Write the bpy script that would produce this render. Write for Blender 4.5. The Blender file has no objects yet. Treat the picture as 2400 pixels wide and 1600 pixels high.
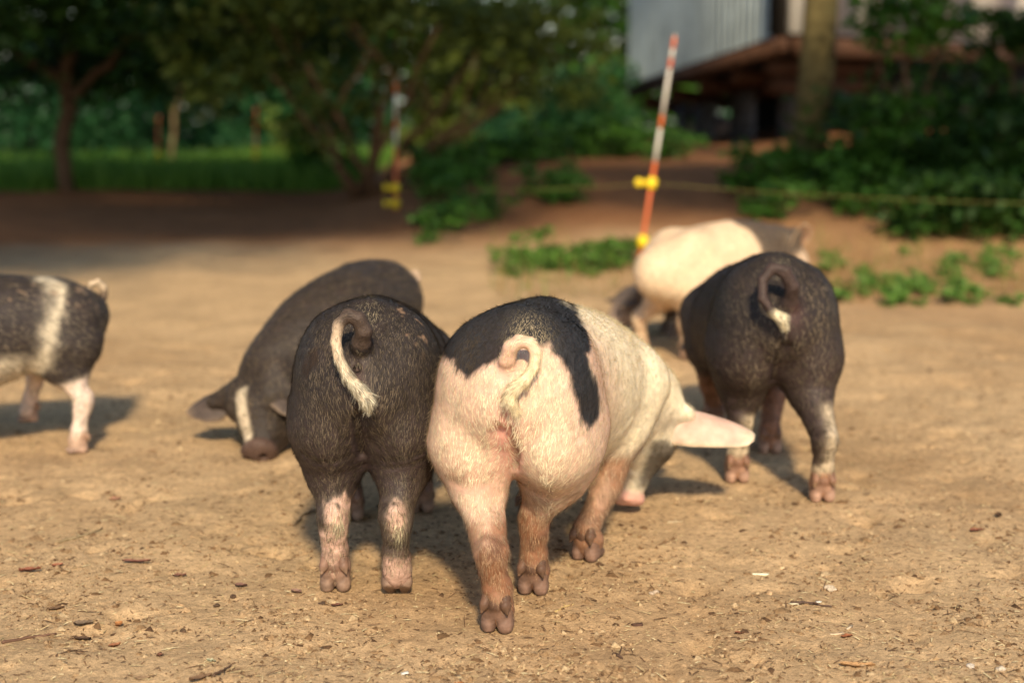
import bpy, math, random
import numpy as np
from mathutils import Vector, Matrix

# ------------------------------------------------------------------ camera, sky, sun, exposure
scene = bpy.context.scene
col = scene.collection
CAM_H = 1.06
PITCH = math.atan(600 / 3466.67)
cam_d = bpy.data.cameras.new('camera'); cam = bpy.data.objects.new('camera', cam_d); col.objects.link(cam)
cam.location = (0, 0, CAM_H); cam.rotation_euler = (math.pi / 2 - PITCH, 0, 0)
cam_d.lens = 52; cam_d.sensor_width = 36; cam_d.clip_end = 2000; cam_d.clip_start = 0.05
cam_d.dof.use_dof = True; cam_d.dof.focus_distance = 2.94; cam_d.dof.aperture_fstop = 1.75
scene.camera = cam

SUN_EL, SUN_AZ = math.radians(38), math.radians(6)      # behind the camera, a little to its right
world = bpy.data.worlds.new('World'); scene.world = world; world.use_nodes = True
wn = world.node_tree.nodes; wn.clear()
sky = wn.new('ShaderNodeTexSky'); sky.sky_type = 'NISHITA'; sky.sun_disc = False
sky.sun_elevation = SUN_EL; sky.sun_rotation = math.pi - SUN_AZ
bg = wn.new('ShaderNodeBackground'); bg.inputs['Strength'].default_value = 0.115
wo = wn.new('ShaderNodeOutputWorld')
world.node_tree.links.new(sky.outputs[0], bg.inputs[0]); world.node_tree.links.new(bg.outputs[0], wo.inputs[0])
sun_d = bpy.data.lights.new('sun', 'SUN'); sun_d.energy = 3.7; sun_d.angle = math.radians(5.0); sun_d.color = (1.0, 0.82, 0.57)
sun = bpy.data.objects.new('sun', sun_d); col.objects.link(sun)
sun_dir = Vector((-math.sin(SUN_AZ) * math.cos(SUN_EL), math.cos(SUN_AZ) * math.cos(SUN_EL), -math.sin(SUN_EL)))
sun.rotation_euler = sun_dir.to_track_quat('-Z', 'Y').to_euler(); sun.location = (3, -8, 6)
scene.view_settings.view_transform = 'Standard'; scene.view_settings.look = 'None'
scene.view_settings.exposure = 0.55; scene.view_settings.gamma = 1.0; scene.view_settings.use_curve_mapping = False
scene.cycles.use_denoising = True
scene.cycles.max_bounces = 6; scene.cycles.diffuse_bounces = 3; scene.cycles.transparent_max_bounces = 4

# ------------------------------------------------------------------ helpers
rng = np.random.default_rng(7); random.seed(7)
FPX = 52 / 36 * 2400
sP, cP = math.sin(PITCH), math.cos(PITCH)

def _ray(u, v):
    a = (u - 1200) / FPX; b = (800 - v) / FPX
    return a, cP + b * sP, -sP + b * cP

def Q(u, v, y):
    """world point at distance y seen in that direction"""
    d = _ray(u, v); t = y / d[1]
    return np.array((d[0] * t, y, CAM_H + d[2] * t))

def G(u, v, z=0.0):
    d = _ray(u, v); t = (z - CAM_H) / d[2]
    return np.array((d[0] * t, d[1] * t, z))

def _hash(ix, iy, iz):
    h = (ix.astype(np.int64) * 374761393 + iy.astype(np.int64) * 668265263 + iz.astype(np.int64) * 2147483647) & 0xFFFFFFFF
    h = ((h ^ (h >> 13)) * 1274126177) & 0xFFFFFFFF
    return ((h ^ (h >> 16)) & 0xFFFF) / 65535.0

def noise(P, scale=1.0, seed=0, octaves=1):
    """value noise in 0..1"""
    P = np.asarray(P, dtype=np.float64) * scale + seed * 17.31
    out = np.zeros(len(P)); amp = 1.0; tot = 0
    for _ in range(octaves):
        i = np.floor(P); f = P - i; f = f * f * (3 - 2 * f); i = i.astype(np.int64)
        v = 0
        for dx in (0, 1):
            wx = f[:, 0] if dx else 1 - f[:, 0]
            for dy in (0, 1):
                wy = f[:, 1] if dy else 1 - f[:, 1]
                for dz in (0, 1):
                    wz = f[:, 2] if dz else 1 - f[:, 2]
                    v = v + wx * wy * wz * _hash(i[:, 0] + dx, i[:, 1] + dy, i[:, 2] + dz)
        out += v * amp; tot += amp; amp *= 0.5; P = P * 2.03 + 5.1
    return out / tot

def mk_mesh(name, V, quads=None, tris=None, cols=None, smooth=False):
    V = np.asarray(V, dtype=np.float32)
    me = bpy.data.meshes.new(name)
    q = np.zeros((0, 4), np.int32) if quads is None else np.asarray(quads, np.int32).reshape(-1, 4)
    t = np.zeros((0, 3), np.int32) if tris is None else np.asarray(tris, np.int32).reshape(-1, 3)
    nl = q.size + t.size; nf = len(q) + len(t)
    me.vertices.add(len(V)); me.vertices.foreach_set('co', V.ravel())
    me.loops.add(nl); me.loops.foreach_set('vertex_index', np.concatenate([q.ravel(), t.ravel()]))
    me.polygons.add(nf)
    starts = np.concatenate([np.arange(len(q)) * 4, q.size + np.arange(len(t)) * 3]).astype(np.int32)
    me.polygons.foreach_set('loop_start', starts)
    if smooth: me.polygons.foreach_set('use_smooth', np.ones(nf, bool))
    if cols is not None:
        a = me.color_attributes.new('Col', 'FLOAT_COLOR', 'POINT')
        c = np.ones((len(V), 4), np.float32); c[:, :3] = cols
        a.data.foreach_set('color', c.ravel())
    me.update(calc_edges=True)
    return me

def put(name, me, mat=None, parent=None, loc=None):
    o = bpy.data.objects.new(name, me); col.objects.link(o)
    if mat is not None and me is not None and not me.materials: me.materials.append(mat)
    if parent is not None: o.parent = parent
    if loc is not None: o.location = loc
    return o

def tag(o, label, cat, group=None):
    o['label'] = label; o['category'] = cat
    if group: o['group'] = group
    return o

def kind(o, k):
    o['kind'] = k
    return o

def empty(name, loc, label, cat, group=None, rz=0.0):
    o = bpy.data.objects.new(name, None); col.objects.link(o)
    o.location = loc; o.rotation_euler = (0, 0, rz); o.empty_display_size = 0.1
    return tag(o, label, cat, group)

def unit(v):
    v = np.asarray(v, float); return v / (np.linalg.norm(v) + 1e-12)

def tube(pts, rad, n=8, cap=True):
    pts = np.asarray(pts, float); rad = np.broadcast_to(np.asarray(rad, float), (len(pts),))
    tan = np.gradient(pts, axis=0); tan /= np.linalg.norm(tan, axis=1)[:, None] + 1e-9
    ref = np.array((0.3, 0.2, 1.0)) if abs(tan[0][2]) < 0.8 else np.array((1.0, 0.1, 0))
    V = []
    a = np.arange(n) / n * 2 * np.pi
    for p, t, r in zip(pts, tan, rad):
        x = unit(np.cross(t, ref)); y = np.cross(t, x)
        V.append(p + r * (np.cos(a)[:, None] * x + np.sin(a)[:, None] * y))
    V = np.concatenate(V)
    q = []
    for i in range(len(pts) - 1):
        for j in range(n):
            k = (j + 1) % n
            q.append((i * n + j, i * n + k, (i + 1) * n + k, (i + 1) * n + j))
    t = []
    if cap:
        V = np.concatenate([V, pts[:1], pts[-1:]]); c0 = len(V) - 2; c1 = len(V) - 1; b = (len(pts) - 1) * n
        for j in range(n):
            k = (j + 1) % n
            t.append((c0, k, j)); t.append((c1, b + j, b + k))
    return V, np.array(q, np.int32).reshape(-1, 4), np.array(t, np.int32).reshape(-1, 3)

class MB:
    """collects pieces of one mesh"""
    def __init__(s): s.V = []; s.q = []; s.t = []; s.c = []; s.n = 0
    def add(s, V, q=None, t=None, c=(1, 1, 1)):
        V = np.asarray(V, float)
        if q is not None and len(q): s.q.append(np.asarray(q, np.int32) + s.n)
        if t is not None and len(t): s.t.append(np.asarray(t, np.int32) + s.n)
        s.V.append(V); s.c.append(np.broadcast_to(np.asarray(c, float), (len(V), 3))); s.n += len(V)
        return s
    def tube(s, pts, rad, n=8, c=(1, 1, 1)): return s.add(*tube(pts, rad, n), c=c)
    def box(s, lo, hi, M=None, c=(1, 1, 1)):
        lo = np.asarray(lo, float); hi = np.asarray(hi, float)
        V = np.array([[(lo, hi)[i][0], (lo, hi)[j][1], (lo, hi)[k][2]] for i in (0, 1) for j in (0, 1) for k in (0, 1)])
        q = [(0, 1, 3, 2), (4, 6, 7, 5), (0, 4, 5, 1), (2, 3, 7, 6), (0, 2, 6, 4), (1, 5, 7, 3)]
        if M is not None: V = V @ np.array(M)[:3, :3].T + np.array(M)[:3, 3]
        return s.add(V, q, c=c)
    def mesh(s, name, smooth=False):
        return mk_mesh(name, np.concatenate(s.V), np.concatenate(s.q) if s.q else None,
                       np.concatenate(s.t) if s.t else None, np.concatenate(s.c), smooth)

# ------------------------------------------------------------------ materials
def new_mat(name):
    m = bpy.data.materials.new(name); m.use_nodes = True
    nt = m.node_tree; b = nt.nodes['Principled BSDF']
    return m, nt, b

def N(nt, t, **kw):
    n = nt.nodes.new(t)
    for k, v in kw.items():
        if k in n.inputs: n.inputs[k].default_value = v
        else: setattr(n, k, v)
    return n

def mat_vcol(name, rough=0.6, spec=0.3, nscale=60, namp=0.25, bump=0.0, bscale=200, sss=0.0, bump2=0.0, b2scale=50, stretch=None):
    """object colour comes from the vertex attribute, broken up by fine noise"""
    m, nt, b = new_mat(name); L = nt.links.new
    at = N(nt, 'ShaderNodeAttribute', attribute_name='Col')
    tc = N(nt, 'ShaderNodeTexCoord')
    no = N(nt, 'ShaderNodeTexNoise', Scale=nscale, Detail=5.0)
    L(tc.outputs['Object'], no.inputs['Vector'])
    mr = N(nt, 'ShaderNodeMapRange'); mr.inputs[1].default_value = 0.3; mr.inputs[2].default_value = 0.7
    mr.inputs[3].default_value = 1 - namp; mr.inputs[4].default_value = 1 + namp
    L(no.outputs['Fac'], mr.inputs[0])
    mx = N(nt, 'ShaderNodeVectorMath', operation='SCALE')
    L(at.outputs['Color'], mx.inputs[0]); L(mr.outputs[0], mx.inputs['Scale'])
    L(mx.outputs[0], b.inputs['Base Color'])
    b.inputs['Roughness'].default_value = rough; b.inputs['Specular IOR Level'].default_value = spec
    if sss > 0:
        b.inputs['Subsurface Weight'].default_value = sss
        b.inputs['Subsurface Radius'].default_value = (0.012, 0.005, 0.003); b.inputs['Subsurface Scale'].default_value = 1.0
    if bump > 0:
        nb = N(nt, 'ShaderNodeTexNoise', Scale=bscale, Detail=4.0)
        if stretch:
            mp = N(nt, 'ShaderNodeMapping'); mp.inputs['Scale'].default_value = stretch
            L(tc.outputs['Object'], mp.inputs['Vector']); L(mp.outputs[0], nb.inputs['Vector'])
        else: L(tc.outputs['Object'], nb.inputs['Vector'])
        bp = N(nt, 'ShaderNodeBump', Strength=bump, Distance=0.004)
        L(nb.outputs['Fac'], bp.inputs['Height'])
        last = bp
        if bump2 > 0:
            vo = N(nt, 'ShaderNodeTexNoise', Scale=b2scale, Detail=2.0, Distortion=1.5); L(tc.outputs['Object'], vo.inputs['Vector'])
            b2 = N(nt, 'ShaderNodeBump', Strength=bump2, Distance=0.01)
            L(vo.outputs['Fac'], b2.inputs['Height']); L(bp.outputs[0], b2.inputs['Normal']); last = b2
        L(last.outputs[0], b.inputs['Normal'])
    return m

def mat_leaf(name, trans=0.3, rough=0.5):
    m, nt, b = new_mat(name); L = nt.links.new
    at = N(nt, 'ShaderNodeAttribute', attribute_name='Col')
    L(at.outputs['Color'], b.inputs['Base Color']); b.inputs['Roughness'].default_value = rough
    b.inputs['Specular IOR Level'].default_value = 0.25
    tr = N(nt, 'ShaderNodeBsdfTranslucent'); L(at.outputs['Color'], tr.inputs['Color'])
    mx = N(nt, 'ShaderNodeMixShader'); mx.inputs[0].default_value = trans
    L(b.outputs[0], mx.inputs[1]); L(tr.outputs[0], mx.inputs[2])
    L(mx.outputs[0], nt.nodes['Material Output'].inputs['Surface'])
    return m

def mat_plain(name, c, rough=0.6, spec=0.3, metal=0.0, nscale=20, namp=0.15, bump=0.0, bscale=80):
    m, nt, b = new_mat(name); L = nt.links.new
    tc = N(nt, 'ShaderNodeTexCoord'); no = N(nt, 'ShaderNodeTexNoise', Scale=nscale, Detail=6.0)
    L(tc.outputs['Object'], no.inputs['Vector'])
    cr = N(nt, 'ShaderNodeValToRGB')
    cr.color_ramp.elements[0].position = 0.3; cr.color_ramp.elements[1].position = 0.7
    cr.color_ramp.elements[0].color = tuple(x * (1 - namp) for x in c) + (1,)
    cr.color_ramp.elements[1].color = tuple(min(1, x * (1 + namp)) for x in c) + (1,)
    L(no.outputs['Fac'], cr.inputs[0]); L(cr.outputs[0], b.inputs['Base Color'])
    b.inputs['Roughness'].default_value = rough; b.inputs['Specular IOR Level'].default_value = spec; b.inputs['Metallic'].default_value = metal
    if bump:
        nb = N(nt, 'ShaderNodeTexNoise', Scale=bscale, Detail=6.0); L(tc.outputs['Object'], nb.inputs['Vector'])
        bp = N(nt, 'ShaderNodeBump', Strength=bump, Distance=0.02); L(nb.outputs['Fac'], bp.inputs['Height']); L(bp.outputs[0], b.inputs['Normal'])
    return m

def mat_ground():
    m, nt, b = new_mat('sandy_soil'); L = nt.links.new
    tc = N(nt, 'ShaderNodeTexCoord')
    at = N(nt, 'ShaderNodeAttribute', attribute_name='Col')          # soil kind: dry sand, damp soil, leaf mould
    n1 = N(nt, 'ShaderNodeTexNoise', Scale=3.5, Detail=8.0, Roughness=0.65); L(tc.outputs['Object'], n1.inputs['Vector'])
    n2 = N(nt, 'ShaderNodeTexNoise', Scale=55.0, Detail=6.0, Roughness=0.7); L(tc.outputs['Object'], n2.inputs['Vector'])
    n3 = N(nt, 'ShaderNodeTexNoise', Scale=260.0, Detail=3.0, Roughness=0.7); L(tc.outputs['Object'], n3.inputs['Vector'])
    def rng_(node, a, b_, lo, hi):
        r = N(nt, 'ShaderNodeMapRange'); r.inputs[1].default_value = a; r.inputs[2].default_value = b_
        r.inputs[3].default_value = lo; r.inputs[4].default_value = hi; L(node.outputs['Fac'], r.inputs[0]); return r
    r1 = rng_(n1, .3, .7, .8, 1.18); r2 = rng_(n2, .28, .6, .62, 1.1); r3 = rng_(n3, .3, .65, .78, 1.14)
    m1 = N(nt, 'ShaderNodeMath', operation='MULTIPLY'); L(r1.outputs[0], m1.inputs[0]); L(r2.outputs[0], m1.inputs[1])
    m2 = N(nt, 'ShaderNodeMath', operation='MULTIPLY'); L(m1.outputs[0], m2.inputs[0]); L(r3.outputs[0], m2.inputs[1])
    sc = N(nt, 'ShaderNodeVectorMath', operation='SCALE'); L(at.outputs['Color'], sc.inputs[0]); L(m2.outputs[0], sc.inputs['Scale'])
    L(sc.outputs[0], b.inputs['Base Color'])
    b.inputs['Roughness'].default_value = 0.95; b.inputs['Specular IOR Level'].default_value = 0.1
    b1 = N(nt, 'ShaderNodeBump', Strength=0.8, Distance=0.012); L(n2.outputs['Fac'], b1.inputs['Height'])
    b2 = N(nt, 'ShaderNodeBump', Strength=0.7, Distance=0.004); L(n3.outputs['Fac'], b2.inputs['Height']); L(b1.outputs[0], b2.inputs['Normal'])
    L(b2.outputs[0], b.inputs['Normal'])
    return m

M_ground = mat_ground()
M_leaf = mat_leaf('leaf'); M_grass = mat_leaf('grass_blade', 0.35)
M_bark = mat_vcol('bark', 0.9, 0.1, 14, 0.4, 0.8, 30)
M_litter = mat_vcol('litter', 0.9, 0.1, 200, 0.3, 0.3, 300)
M_skin_pale = mat_vcol('pale_pig_skin', 0.6, 0.3, 45, 0.12, 0.25, 320, sss=0.15, bump2=0.12, b2scale=45)
M_skin_dark = mat_vcol('dark_pig_skin', 0.55, 0.22, 60, 0.22, 0.45, 260, bump2=0.2, b2scale=60)
M_hair = mat_vcol('bristles', 0.5, 0.3, 90, 0.25)
M_hoof = mat_vcol('hoof_horn', 0.55, 0.3, 60, 0.3, 0.4, 150)
M_eye, _nt, _b = new_mat('eye'); _b.inputs['Base Color'].default_value = (0.012, 0.008, 0.006, 1); _b.inputs['Roughness'].default_value = 0.08

# ------------------------------------------------------------------ the ground
def terrain(x, y):
    x = np.asarray(x, float); y = np.asarray(y, float)
    ss = lambda t: np.clip(t, 0, 1) ** 2 * (3 - 2 * np.clip(t, 0, 1))
    bank = ss((y - 9.2) / 3.6) * ss((x + 2.2) / 3.0) * 0.42
    bank = bank + ss((y - 8.2) / 3.5) * ss((x - 1.6) / 2.5) * 0.16
    back = -0.09 * np.maximum(y - 21.5, 0) ** 1.0 * ss((y - 21.5) / 4)          # the hillside falls away behind the wood's edge
    P = np.stack([x.ravel(), y.ravel(), 0 * x.ravel()], 1)
    und = ((noise(P, 0.9, 3, 2) - .5) * 0.05).reshape(x.shape) * ss((y - 4.5) / 4) + ((noise(P, 3.1, 13, 2) - .5) * 0.035).reshape(x.shape) * ss((y - 3.9) / 2)
    return bank + back + und

FEET = [(-.027, 2.79), (.047, 3.01), (.172, 3.235), (-.377, 3.03), (-.243, 2.985), (.611, 3.905), (.803, 3.715), (-1.272, 4.225), (.68, 4.37), (.73, 4.15), (.30, 3.58), (-.75, 4.14)]
def relief(x, y):
    """trodden, rooted-over surface: hollows, hoof-sized dents and clods; levelled where the pigs stand"""
    P = np.stack([x, y, 0 * x], 1); near = np.clip((9 - y) / 3, 0, 1) * np.clip((y + 6) / 6, 0, 1)
    flat = np.zeros(len(x))
    for fx, fy in FEET: flat = np.maximum(flat, np.exp(-((x - fx) ** 2 + (y - fy) ** 2) / .07 ** 2))
    n5 = noise(P, 5, 1, 3); n11 = noise(P, 12, 5, 2); n30 = noise(P, 34, 2, 2)
    dent = -np.clip(.36 - n11, 0, 1) * .075
    return near * ((n5 - .5) * .026 * (1 - flat) + dent * (1 - flat) + (n11 - .5) * .011 * (1 - flat) + np.clip(n30 - .55, 0, 1) * .022 * (1 - .6 * flat) - .003)

def build_ground():
    def axis(dense_lo, dense_hi, step, lo, hi, g):
        a = list(np.arange(dense_lo, dense_hi, step)); s = step; v = a[-1]
        while v < hi: s *= g; v += s; a.append(v)
        b = []; s = step; v = a[0]
        while v > lo: s *= g; v -= s; b.append(v)
        return np.array(b[::-1] + a)
    xs = axis(-1.9, 1.9, 0.013, -320, 320, 1.07); ys = axis(2.35, 5.4, 0.013, -60, 600, 1.045)
    X, Y = np.meshgrid(xs, ys, indexing='ij')
    P = np.stack([X.ravel(), Y.ravel(), np.zeros(X.size)], 1)
    far = np.clip((np.hypot(X, Y) - 60) / 60, 0, 1)
    Z = terrain(X, Y) * (1 - 0.0 * far)
    Z = Z + relief(X.ravel(), Y.ravel()).reshape(X.shape)
    # soil kinds: dry sand of the run, darker damp soil and mould towards the wood
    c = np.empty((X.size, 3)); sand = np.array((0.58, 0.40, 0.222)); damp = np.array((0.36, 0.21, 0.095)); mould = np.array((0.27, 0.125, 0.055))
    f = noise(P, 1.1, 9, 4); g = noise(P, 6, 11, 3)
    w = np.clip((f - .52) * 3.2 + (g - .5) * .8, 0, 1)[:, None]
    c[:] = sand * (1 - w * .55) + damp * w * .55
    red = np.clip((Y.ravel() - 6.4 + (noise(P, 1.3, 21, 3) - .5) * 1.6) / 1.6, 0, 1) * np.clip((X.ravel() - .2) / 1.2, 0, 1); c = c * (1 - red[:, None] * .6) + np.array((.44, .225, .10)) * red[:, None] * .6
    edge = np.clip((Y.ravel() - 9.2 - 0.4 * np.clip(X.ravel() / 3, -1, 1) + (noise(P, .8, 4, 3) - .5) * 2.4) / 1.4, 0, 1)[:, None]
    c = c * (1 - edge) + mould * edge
    i = np.arange(X.size).reshape(X.shape)
    q = np.stack([i[:-1, :-1], i[1:, :-1], i[1:, 1:], i[:-1, 1:]], -1).reshape(-1, 4)
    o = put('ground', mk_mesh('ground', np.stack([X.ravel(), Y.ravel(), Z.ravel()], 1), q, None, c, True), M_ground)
    kind(o, 'structure')
build_ground()
def tz(x, y): return float(terrain(np.array([x]), np.array([y]))[0])

# ------------------------------------------------------------------ the raised shed on the bank
def build_shed():
    c0 = Q(1846, 78, 14.0); cL = Q(1482, 197, 17.2); cR = Q(2560, 118, 20.0)
    root = empty('raised_shed', (float(c0[0]), float(c0[1]), tz(c0[0], c0[1])), 'raised shed with blue-grey corrugated cladding on timber beams and grey piers', 'shed')
    O = np.array(root.location)
    M_metal = mat_plain('blue_grey_sheet', (.42, .49, .49), .45, .4, 0.0, 3, .2)
    M_white = mat_plain('pale_render', (.55, .53, .48), .7, .2, 0, 2, .15)
    M_timber = mat_plain('timber', (.075, .036, .02), .8, .2, 0, 9, .35, .3, 40)
    M_pier = mat_plain('grey_board', (.13, .13, .145), .8, .2, 0, 3, .25)
    M_dark = mat_plain('dark_boards_and_void', (.03, .026, .022), .9, .1, 0, 5, .3)
    M_roof = mat_plain('roof_sheet', (.16, .16, .165), .6, .3, 0, 3, .2)
    up = np.array((0, 0, 1.0)); Hh = 2.5
    uL = cL - c0; LL = np.linalg.norm(uL); uL /= LL; uR = cR - c0; LR = np.linalg.norm(uR); uR /= LR
    nL = unit(np.cross(uL, up)); nL *= np.sign(-nL[1]); nR = unit(np.cross(uR, up)); nR *= np.sign(-nR[1])
    # left face: corrugated sheets, each a piece of its own
    npan = 5; pw = (LL - .25) / npan
    for i in range(npan):
        mb = MB(); nn = 30; t = np.linspace(0, 1, nn); ph = (np.arange(nn) % 6); dep = np.where((ph >= 3), .032, 0.0)
        front = np.array([c0 + uL * (.25 + pw * (i + tt * .995)) + nL * (.02 + d) for tt, d in zip(t, dep)]) - O
        V = np.concatenate([front, front + up * Hh]); k = np.arange(nn - 1)
        V2 = V - nL * .012
        q = np.stack([k, k + 1, k + 1 + nn, k + nn], 1); mb.add(np.concatenate([V, V2]), np.concatenate([q, q[:, ::-1] + 2 * nn]))
        put('cladding_sheet', mb.mesh('cladding_sheet'), M_metal, root)
    # dark gap and corner boards
    mb = MB(); mb.tube([c0 + uL * .12 - O, c0 + uL * .12 + up * Hh - O], .12, 4); put('corner_post', mb.mesh('corner_post'), M_dark, root)
    # right face: pale boards
    npan = 6; pw = LR / npan
    for i in range(npan):
        a = c0 + uR * (pw * i + .012) - O; b = c0 + uR * (pw * (i + 1) - .012) - O; mb = MB()
        V = np.array([a, b, b + up * Hh, a + up * Hh]); V = np.concatenate([V + nR * .03, V - nR * .03])
        mb.add(V, [(0, 1, 2, 3), (7, 6, 5, 4), (0, 4, 5, 1), (3, 2, 6, 7), (0, 3, 7, 4), (1, 5, 6, 2)]); put('wall_board', mb.mesh('wall_board'), M_white, root)
    # back of the box, floor and roof
    cB = c0 + uL * LL + uR * LR - O; a, b, d = c0 - O, c0 + uL * LL - O, c0 + uR * LR - O
    for nm, zz, m, g in (('floor_deck', -.02, M_dark, .0), ('roof', Hh + .02, M_roof, .25)):
        mb = MB(); V = np.array([a - uL * g - uR * g, b + uL * g - uR * g, cB + uL * g + uR * g, d + uR * g - uL * g]) + up * zz
        V = np.concatenate([V, V + up * .06]); mb.add(V, [(0, 1, 2, 3), (7, 6, 5, 4), (0, 4, 5, 1), (1, 5, 6, 2), (2, 6, 7, 3), (3, 7, 4, 0)]); put(nm, mb.mesh(nm), m, root)
    def beam(name, p, q, w, h, m):
        p = np.array(p) - O; q = np.array(q) - O; ax = unit(q - p); la = unit(np.cross(up, ax)); u2 = np.cross(ax, la); V = []
        for e in (p, q):
            for sa, sb in ((-1, -1), (1, -1), (1, 1), (-1, 1)): V.append(e + la * w / 2 * sa + u2 * h / 2 * sb)
        mb = MB(); mb.add(V, [(0, 1, 5, 4), (1, 2, 6, 5), (2, 3, 7, 6), (3, 0, 4, 7), (0, 3, 2, 1), (4, 5, 6, 7)]); put(name, mb.mesh(name), m, root)
    beam('timber_beam', c0 + nL * .03 - up * .10 , c0 + uL * LL + nL * .03 - up * .10, .10, .13, M_timber)
    beam('timber_beam', c0 + nR * .03 - up * .12 + uR * .1, c0 + uR * LR + nR * .03 - up * .12, .10, .17, M_timber)
    for i in range(5): beam('floor_joist', c0 + uL * (.4 + i * .68) - up * .24 + uR * .05, c0 + uL * (.7 + i * 1.5) - up * .24 + uR * 5.5, .09, .15, M_timber)
    beam('timber_beam', c0 + uR * .3 + uL * .6 - up * .40, c0 + uR * LR + uL * .6 - up * .40, .12, .16, M_timber)
    for t in (.4, 1.4, 2.4, 3.2):
        p = c0 + uL * t + uR * .35; g = tz(p[0], p[1]) - .1; beam('support_post', (p[0], p[1], g), p - up * .16, .14, .14, M_timber)
    for t, w in ((.6, .45), (1.6, .5), (2.55, .45), (3.2, .25)):
        p = c0 + uL * t + uR * .9; g = tz(p[0], p[1]) - .1; q = p + uL * w; mb = MB()
        V = np.array([(p[0], p[1], g), (q[0], q[1], g), q - up * .3, p - up * .3]) - O; V = np.concatenate([V, V + uR * .08])
        mb.add(V, [(0, 3, 2, 1), (4, 5, 6, 7), (0, 1, 5, 4), (1, 2, 6, 5), (2, 3, 7, 6), (3, 0, 4, 7)]); put('pier_panel', mb.mesh('pier_panel'), M_pier, root)
    p0 = c0 + uL * LL * .98 + uR * 2.2; p1 = c0 + uR * 2.6 + uL * .2; p2 = c0 + uR * LR + uL * 1.0  # near-black sheets added under the floor, standing in for the shaded void
    for p, q in ((p0, p1), (p1, p2)):
        g = -.2; V = np.array([(p[0], p[1], g), (q[0], q[1], g), q - up * .1, p - up * .1]) - O; mb = MB(); n_ = unit(np.cross(q - p, up)) * .05
        V = np.concatenate([V, V + n_]); mb.add(V, [(0, 3, 2, 1), (4, 5, 6, 7), (0, 1, 5, 4), (1, 2, 6, 5), (2, 3, 7, 6), (3, 0, 4, 7)]); put('underfloor_shade_sheet', mb.mesh('underfloor_shade_sheet'), M_dark, root)
build_shed()

# ------------------------------------------------------------------ trees, bushes, weeds
GREENS = dict(dark=((.014, .042, .008), (.045, .11, .016)), mid=((.02, .075, .010), (.09, .22, .028)), olive=((.045, .075, .012), (.15, .19, .035)),
              blue=((.012, .06, .02), (.045, .15, .05)), lime=((.09, .17, .03), (.22, .30, .06)), weed=((.05, .13, .02), (.16, .30, .05)))

def leaves(clumps, size, pal, seed, flat=.35):
    """clumps: (centre, radii, n). leaf-shaped faces scattered in sub-clusters through each clump"""
    r = np.random.default_rng(seed); Vs = []; Cs = []
    lo, hi = np.array(GREENS[pal][0]), np.array(GREENS[pal][1])
    for ce, ra, n in clumps:
        ce = np.array(ce, float); ra = np.array(ra, float); nc = max(3, n // 26)
        d = r.normal(size=(nc, 3)); d /= np.linalg.norm(d, axis=1)[:, None]; sub = d * (r.random(nc) ** .45)[:, None]
        tone = r.random(nc)
        k = r.integers(0, nc, n); off = r.normal(0, .17, (n, 3)) * np.array((1, 1, flat / .35 * .8))
        P = ce + (sub[k] + off) * ra
        a = r.normal(size=(n, 3)); a[:, 2] = a[:, 2] * .5 - .25; a /= np.linalg.norm(a, axis=1)[:, None]
        nn = r.normal(size=(n, 3)) * .7 + np.array((0, 0, .8)); s = np.cross(a, nn); s /= np.linalg.norm(s, axis=1)[:, None]
        L = (size * r.uniform(.6, 1.3, n))[:, None]; up = np.cross(s, a)
        Vs.append(np.stack([P, P + a * L * .45 + s * L * .30 + up * L * .06, P + a * L, P + a * L * .45 - s * L * .30 + up * L * .06], 1).reshape(-1, 3))
        t = np.clip(tone[k] * .7 + r.random(n) * .4, 0, 1)[:, None]; Cs.append(np.repeat(lo + (hi - lo) * t, 4, 0))
    V = np.concatenate(Vs); C = np.concatenate(Cs); q = np.arange(len(V)).reshape(-1, 4)
    return V, q, C

def wob(p0, p1, n=7, amp=.05, seed=0):
    r = np.random.default_rng(seed); t = np.linspace(0, 1, n)[:, None]; p0 = np.array(p0, float); p1 = np.array(p1, float)
    return p0 + (p1 - p0) * t + r.normal(0, amp, (n, 3)) * np.sin(t * np.pi) * np.linalg.norm(p1 - p0)

def make_tree(name, label, cat, base, limbs, clumps, size, pal, seed, bark=(.12, .075, .045), group=None, cname='crown'):
    """limbs: (from, to, r0, r1) ; all coordinates relative to the base"""
    b = np.array(base, float); root = empty(name, tuple(b), label, cat, group)
    tr = None
    for i, (p, q, r0, r1) in enumerate(limbs):
        mb = MB(); n = 9; pts = wob(p, q, n, .018, seed * 31 + i); mb.tube(pts, np.linspace(r0, r1, n), 8, c=np.array(bark))
        if tr is None: tr = put('trunk', mb.mesh('trunk', True), M_bark, root)
        else: put('limb', mb.mesh('limb', True), M_bark, tr)
    if clumps:
        V, q, C = leaves(clumps, size, pal, seed)
        put(cname, mk_mesh(cname, V, q, None, C), M_leaf, root)
    return root

def dense(ce, ra, n): return (ce, ra, n)
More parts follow.
